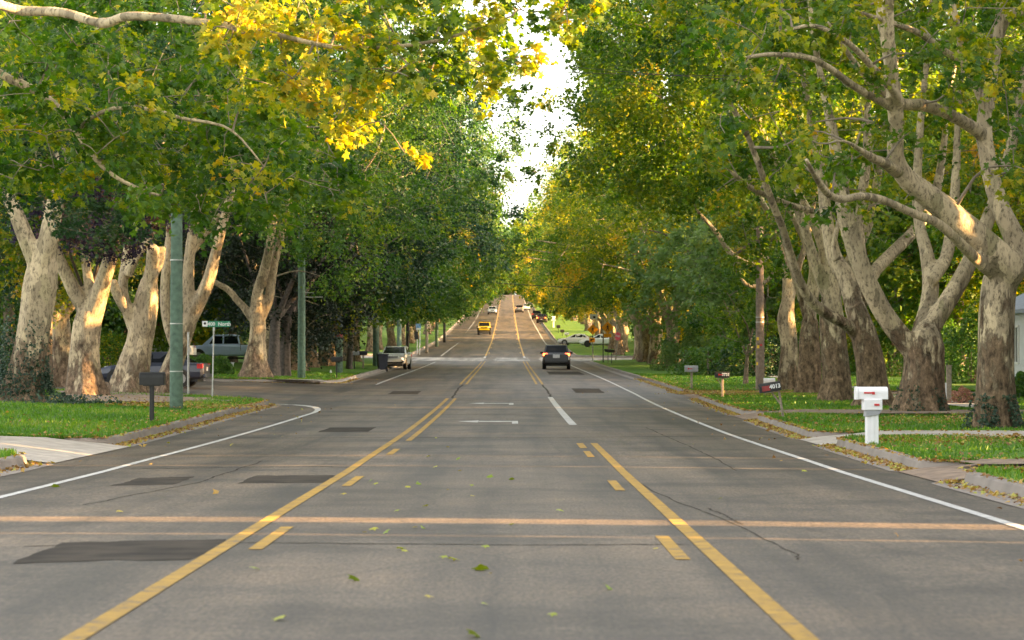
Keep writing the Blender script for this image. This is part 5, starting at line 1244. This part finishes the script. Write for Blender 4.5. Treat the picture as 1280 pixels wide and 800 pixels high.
q = MB(); q.box((.05, -.03, H_(396)), (.62, .12, .44)); q.box((.12, -.1, H_(396.5)), (.2, .03, .18), 1); mk('flasher_box', q, [M['sign_white'], M['black']], t)
q = MB(); q.box((-.06, -.03, H_(425)), (.48, .02, .4)); ap = mk('arrow_plaque', q, M['orange'], t)
q = MB(); q.prism([(-.25, H_(425)), (-.1, H_(425) - .12), (-.1, H_(425) - .04), (.1, H_(425) + .1), (.14, H_(425) + .04), (-.02, H_(425) + .08), (-.1, H_(425) + .1)], -.05, -.045); mk('arrow', q, M['black'], ap)
q = MB(); q.box((-.1, 0, H_(420.5)), (.3, .08, .09)); mk('lamp_bar', q, M['black'], t)
x, d, z = gpd(754, 226)
t = empty('crossing_sign', (x, d, z), label='larger orange diamond walking figure sign on a dark post', cat='sign', group=SGN)
H_ = lambda py: float(pix(754, py, d)[2] - z)
q = MB(); q.cyl((0, .07, -.3), (0, .07, H_(416)), .045, n=8); mk('post', q, M['black'], t)
diamond(t, H_(409.5), .72, .36)
q = MB(); q.box((.36, -.0, H_(419.3)), (.62, .02, .3)); mk('plaque', q, M['orange'], t)
x, d, z = gpd(769.5, 244); t = empty('stop_sign', (x, d, z), R(-50), label='red octagon sign turned away on a leaning pale post', cat='sign'); t.rotation_euler[1] = R(9)
zc = float(pix(775, 420, d)[2] - z)
a8 = [(.38 * math.cos(R(22.5 + 45 * k)), zc + .38 * math.sin(R(22.5 + 45 * k))) for k in range(8)]
q = MB(); q.prism(a8, -.05, -.03); pn = mk('octagon_panel', q, M['pink_red'], t); lettering('STOP', .24, M['sign_white'], pn, (0, -.055, zc), RX, .004)
q = MB(); q.box((0, 0, zc / 2), (.13, .05, zc + .3)); mk('post', q, M['wood'], t)
x, d, z = gpd(523, 290); t = empty('bus_stop_sign', (x, d, z), label='blue and white bus stop sign on twin thin posts beyond the cross street', cat='sign')
H_ = lambda py: float(pix(523, py, d)[2] - z)
for xx in (-.12, .14):
    q = MB(); q.cyl((xx, 0, -.2), (xx, 0, H_(413)), .045, n=8); mk('post', q, M['sign_white'], t)
q = MB(); q.box((0, -.06, H_(408.5)), (.52, .03, .62)); pn = mk('panel', q, M['blue_sign'], t); q = MB(); q.box((0, -.08, H_(411)), (.44, .015, .18)); mk('white_band', q, M['sign_white'], pn)
q = MB(); q.box((-.2, -.05, H_(419)), (.36, .03, .8)); mk('timetable_panel', q, M['black'], t)

# ------------------------------------------------------------------ houses
def house(name, x0, x1, d0, d1, z, h, ridge, wall, roof, lab, wins=(), along='d', over=.5):
    t = empty(name, ((x0 + x1) / 2, (d0 + d1) / 2, z), label=lab, cat='house'); w, l = (x1 - x0) / 2, (d1 - d0) / 2
    q = MB(); q.box((0, 0, h / 2 - .3), (2 * w, 2 * l, h + .6))
    if wall == 'siding':
        for k in range(int(h / .2)):
            zz = .1 + k * .2; q.box((0, -l - .008, zz), (2 * w, .016, .016)); q.box((-w - .008, 0, zz), (.016, 2 * l, .016))
    mk('wall', q, M[wall], t)
    q = MB()
    if along == 'd':
        q.prism([(-w - over, h - .15), (0, ridge), (w + over, h - .15), (w + over, h), (0, ridge + .18), (-w - over, h)], -l - over, l + over, 'y'); g2 = MB(); g2.prism([(-w, h - .02), (w, h - .02), (0, ridge - .05)], -l + .01, l - .01, 'y')
    else:
        q.prism([(-l - over, h - .15), (0, ridge), (l + over, h - .15), (l + over, h), (0, ridge + .18), (-l - over, h)], -w - over, w + over, 'x'); g2 = MB(); g2.prism([(-l, h - .02), (l, h - .02), (0, ridge - .05)], -w + .01, w - .01, 'x')
    mk('roof', q, M[roof], t); mk('gable', g2, M[wall], t)
    for (face, u, zz, ww, hh_) in wins:
        f = MB(); gl = MB()
        if face == 'front':
            for (cx, cz, sx, sz) in ((u, zz + hh_ / 2, ww + .2, .1), (u, zz - hh_ / 2, ww + .2, .1), (u - ww / 2, zz, .1, hh_), (u + ww / 2, zz, .1, hh_), (u, zz, .05, hh_)): f.box((cx, -l - .03, cz), (sx, .09, sz))
            gl.box((u, -l - .012, zz), (ww, .02, hh_))
        else:
            for (cy, cz, sy, sz) in ((u, zz + hh_ / 2, ww + .2, .1), (u, zz - hh_ / 2, ww + .2, .1), (u - ww / 2, zz, .1, hh_), (u + ww / 2, zz, .1, hh_), (u, zz, .05, hh_)): f.box((-w - .03, cy, cz), (.09, sy, sz))
            gl.box((-w - .012, u, zz), (.02, ww, hh_))
        fo = mk('window', f, M['trim'], t); mk('pane', gl, M['glass'], fo)
    return t
house('white_house', 20.6, 30, 108, 120, float(H0(20, 110)) + LAWN, 3.3, 5.6, 'siding', 'roof_blue', 'white sided house with a grey roof at the right edge', [('side', -4, 1.9, 1.0, 1.6), ('front', -3.6, 1.8, .9, 1.5), ('side', 0, 1.9, 1.2, 1.5)], 'd', .35)
house('brick_house', -34, -22.4, 186, 198, float(H0(-24, 186)) + LAWN + .2, 2.7, 4.7, 'brick', 'roof_blue', 'dark red brick house with a blue grey roof behind the left trunks', [('front', 2.5, 1.6, 1.4, 1.3), ('front', -2, 1.6, 1.4, 1.3)], 'x')

# ------------------------------------------------------------------ wires
def wire(a, b, sag, lab, r=.008):
    tt = np.linspace(0, 1, 30)[:, None]; P = np.array(a) * (1 - tt) + np.array(b) * tt; P[:, 2] -= (sag * 4 * tt * (1 - tt))[:, 0]
    q = MB(); q.tube(P, np.full(30, r), 5); mk('overhead_wire', q, M['wire'], label=lab, cat='wire', group='overhead wires')
wire(pix(640, 88, 70), pix(1400, 84, 70), .18, 'upper of the two thin dark wires crossing the right-hand canopy')
wire(pix(640, 76, 69), pix(1400, 108, 69), .25, 'lower of the two thin dark wires crossing the right-hand canopy')
wire(PL2, pix(1400, 352, 74), .5, 'service wire running right from the brown utility pole behind the trunks')
wire(pix(600, 352, 215), pix(840, 362, 215), .15, 'pale looking wire over the street before the golden trees', .03)

# ------------------------------------------------------------------ fallen leaves and grass
g = np.random.default_rng(55)
lm = []
for k in range(4):
    mb = MB(); leaves(mb, np.array([[0, 0, .02]]), .17, np.array([.1 + .25 * k]), g, 'hi', upw=3.0, droop=0); lm.append(mb.mesh('fallen_leaf'))
    lm[-1].materials.append(M['leaf_yg'])
spots = [(444, 728), (556, 699), (566, 702), (536, 749), (594, 797), (606, 760), (352, 780), (612, 720), (602, 713), (500, 690), (506, 692), (519, 662), (528, 661), (640, 658), (468, 664), (456, 668), (482, 668), (608, 686), (510, 611), (560, 614), (523, 606), (590, 608), (532, 634), (430, 620), (463, 602), (692, 774), (545, 585), (575, 590), (612, 598), (498, 640), (470, 606), (590, 622), (640, 600), (318, 713), (535, 572), (560, 560), (572, 575), (700, 640), (545, 548), (820, 690), (760, 740), (1210, 605), (1005, 590), (150, 642), (70, 610), (900, 625)]
for k, (px, py) in enumerate(spots):
    x, d, z = gp(px, py, False, dmin=10); o = bpy.data.objects.new('fallen_leaf', lm[k % 4]); COL.objects.link(o); o.location = (x, d, z + .008); o.rotation_euler[2] = g.uniform(0, 6.28); s = g.uniform(.5, 1.0); o.scale = (s, s, s)
    props(o, 'yellow green leaf fallen on the asphalt of the roadway', 'leaf', 'leaves fallen on the roadway')
# litter along kerbs and in the lawns (nobody could count it)
P = []
def along(side, d, e, n, off, sg, z):
    i = g.integers(0, len(d) - 1, n); u = g.random(n); dd = d[i] + (d[i + 1] - d[i]) * u; ee = e[i] + (e[i + 1] - e[i]) * u
    o = off + g.normal(0, sg, n); x = ee + side * o; return np.stack([x, dd, H0(x, dd) + np.where(o < 0, .022, np.where(o < .18, .17, z)) + .02 * g.random(n)], 1)
for side, d, e in LBLOCKS:
    if d[0] > 250: continue
    near = d < 150; d, e = d[near], e[near]
    if len(d) < 4: continue
    Ln = d[-1] - max(d[0], 10)
    P.append(along(side, d, e, int(Ln * (100 if side > 0 else 45)), -.12, .11, LAWN + .03)); P.append(along(side, d, e, int(Ln * 8), .55, .4, LAWN + .06))
    P.append(along(side, d, e, int(Ln * 7), 3.5, 2.6, LAWN + .06))
    if side > 0:
        for dd in (d[0], d[-1]):
            m = 620; x = e[0] + side * (g.random(m) ** .8 * 9 + .1); yy = dd + g.normal(0, .5, m); P.append(np.stack([x, yy, H0(x, yy) + LAWN + .035 + .02 * g.random(m)], 1))
for (px, dd, r, m) in ((920, 106, 2.6, 2200), (1000, 104, 2.4, 1300), (230, 82, 2.5, 900), (130, 86, 3.2, 1100), (1245, 50, 2.5, 900), (1180, 66, 3.0, 700)):
    x, _, z = gpd(px, dd); a = g.uniform(0, 6.28, m); q = np.sqrt(g.random(m)) * r; xx, yy = x + q * np.cos(a), dd + q * np.sin(a) * 1.4; P.append(np.stack([xx, yy, H0(xx, yy) + LAWN + .06 + .02 * g.random(m)], 1))
P = np.vstack(P); mb = MB(); leaves(mb, P, .09, g.random(len(P)), g, 'mid', upw=1.4, droop=0)
mk('leaf_litter', mb, M['leaf_fallen'], kind='stuff', label='brown and yellow leaf litter along the kerbs and lawns', cat='leaf litter')
mb = MB(); n_tot = 0
V = []; Tn = []
for side, d, e in LBLOCKS:
    if d[0] > 250 or d[-1] < 20: continue
    sel = (d > 26) & (d < 160); d, e = d[sel], e[sel]
    if len(d) < 3: continue
    dens = lambda q: 130 * np.clip(60 / q, .3, 1.2)
    n = int((d[-1] - d[0]) * 12 * (95 if d[0] < 100 else 45))
    i = g.integers(0, len(d) - 1, n); u = g.random(n); dd = d[i] + (d[i + 1] - d[i]) * u; ee = e[i] + (e[i + 1] - e[i]) * u
    t = g.random(n) ** 1.3 * 12; x = ee + side * (t + .17)
    vis = (np.abs(FPX * x / dd) < 680) & (((x + 12) / 2.4) ** 2 + ((dd - 88.5) / 5.2) ** 2 > g.uniform(.6, 1.2, n)); x, dd, t = x[vis], dd[vis], t[vis]; n = len(x)
    z = H0(x, dd) + LAWN + .03 * np.sin(x * .7 + dd * .31) * np.minimum(1, t) + .02 * np.minimum(t, 1)
    bare = np.sin(x * 1.3 + dd * .4) + np.sin(dd * .9 - x * .7) + g.normal(0, .5, n) > 1.7
    h = g.uniform(.035, .085, n) * (1 - .5 * bare) + .04 * (t < .1); w = .012 + .0002 * dd; an = g.uniform(0, 6.28, n); lx, ly = g.normal(0, .025, n), g.normal(0, .025, n)
    A = np.stack([x + np.cos(an) * w, dd + np.sin(an) * w, z - .01], 1); B = np.stack([x - np.cos(an) * w, dd - np.sin(an) * w, z - .01], 1); Cc = np.stack([x + lx, dd + ly, z + h], 1)
    V.append(np.stack([A, B, Cc], 1).reshape(-1, 3)); Tn.append(np.clip(.40 + .16 * np.sin(x * .8) * np.sin(dd * .5) + .14 * np.sin(x * 2.1 + dd * .23) * np.sin(dd * .31 - x) + g.normal(0, .17, n) + .35 * bare, .02, 1))
V = np.vstack(V); mb.add(V, np.arange(len(V)).reshape(-1, 3), 0, np.concatenate(Tn)); mk('grass', mb, M['grass'], kind='stuff', label='short lawn grass on both verges', cat='grass')

# ------------------------------------------------------------------ added unseen hedge rows beyond the right edge; gaps let in chosen sun bands
SUN_AZ, SUN_EL = 9.0, 15.0
def blocker(d0, d1, xa, xb, h, lab):
    g = np.random.default_rng(int(d0 * 10) + 5000); cx, cd = (xa + xb) / 2, (d0 + d1) / 2; z = float(H0(cx, cd)) + LAWN - .05
    t = empty('sun_blocker', (cx, cd, z), label=lab, cat='blocker', group='sun blockers added beyond the right edge')
    w, l = (xb - xa) / 2, (d1 - d0) / 2; q = MB(); q.box((0, 0, h / 2), (2 * w - .1, 2 * l - .04, h - .1)); mk('opaque_core', q, M['bark_dark'], t)
    n = int(2 * (2 * l + 2 * w) * h * 26); f = g.integers(0, 4, n); u, v = g.uniform(-1, 1, n), g.random(n) * h; j = g.normal(0, .05, n)
    P = np.stack([np.where(f == 0, -w + j, np.where(f == 1, w + j, u * w)), np.where(f == 2, -l + .06 + j * .5, np.where(f == 3, l - .06 + j * .5, u * l)), v], 1)
    mb = MB(); leaves(mb, P, .2, np.clip(g.normal(.4, .2, n), 0, 1), g, 'lo'); mk('foliage', mb, M['leaf_dark'], t)
dy = 25.0 * math.tan(R(SUN_AZ))
slits = sorted([(26.5, 1.1), (24.1, .38), (41.5, .42), (46.0, .4), (60.5, .36), (89, .7), (101.5, .5), (107.5, .35)])
edge, hd = [], -30.0
for c, w in slits:
    edge.append((hd, c - dy - w / 2)); hd = c - dy + w / 2
edge.append((hd, 106.8))
for k, (a, b_) in enumerate(edge):
    if b_ - a > .3: blocker(a, b_, 24.2, 25.8, 10.0 if k == 3 else 13.0 if k >= 6 else 18.0, 'added unseen shade-casting hedge outside the right edge of the view')

# ------------------------------------------------------------------ sky, sun, camera
w = bpy.data.worlds.new('World'); SC.world = w; w.use_nodes = True; nt = w.node_tree; nt.nodes.clear()
out = nt.nodes.new('ShaderNodeOutputWorld'); bg = nt.nodes.new('ShaderNodeBackground'); sky = nt.nodes.new('ShaderNodeTexSky')
sky.sky_type = 'NISHITA'; sky.sun_disc = False; sky.sun_elevation = R(SUN_EL); sky.sun_rotation = R(90 + SUN_AZ); sky.air_density = 1.0; sky.dust_density = 2.0; sky.ozone_density = 1.0
hs = nt.nodes.new('ShaderNodeHueSaturation'); hs.inputs['Saturation'].default_value = .3
tint = nt.nodes.new('ShaderNodeMix'); tint.data_type = 'RGBA'; tint.blend_type = 'MULTIPLY'; tint.inputs[0].default_value = 1; tint.inputs[7].default_value = (1.05, 1.0, .92, 1)
nt.links.new(sky.outputs[0], hs.inputs['Color']); nt.links.new(hs.outputs[0], tint.inputs[6]); nt.links.new(tint.outputs[2], bg.inputs[0]); bg.inputs[1].default_value = .10
nt.links.new(bg.outputs[0], out.inputs[0])
sl = bpy.data.lights.new('sun', 'SUN'); sl.energy = 5.0; sl.angle = R(.5); sl.color = (1.0, .59, .23)
so = bpy.data.objects.new('sun', sl); COL.objects.link(so)
sv = Vector((math.cos(R(SUN_EL)) * math.cos(R(SUN_AZ)), -math.cos(R(SUN_EL)) * math.sin(R(SUN_AZ)), math.sin(R(SUN_EL))))
so.rotation_euler = sv.to_track_quat('Z', 'Y').to_euler(); so.location = (60, -10, 40)
cam = bpy.data.cameras.new('camera'); cam.lens = 36 * FPX / 1280; cam.sensor_width = 36; cam.clip_end = 6000; cam.clip_start = .5
cam.dof.use_dof = True; cam.dof.focus_distance = 62; cam.dof.aperture_fstop = 4.5
co = bpy.data.objects.new('camera', cam); COL.objects.link(co); co.location = (0, 0, CH); co.rotation_euler = (math.pi / 2 + TH, 0, 0); SC.camera = co
vs = SC.view_settings; vs.view_transform = 'Standard'; vs.look = 'None'; vs.exposure = EXPOSURE; vs.gamma = 1; vs.use_curve_mapping = False
c = SC.cycles; c.use_denoising = True; c.max_bounces = 7; c.diffuse_bounces = 4; c.glossy_bounces = 3; c.transmission_bounces = 5; c.sample_clamp_indirect = 6
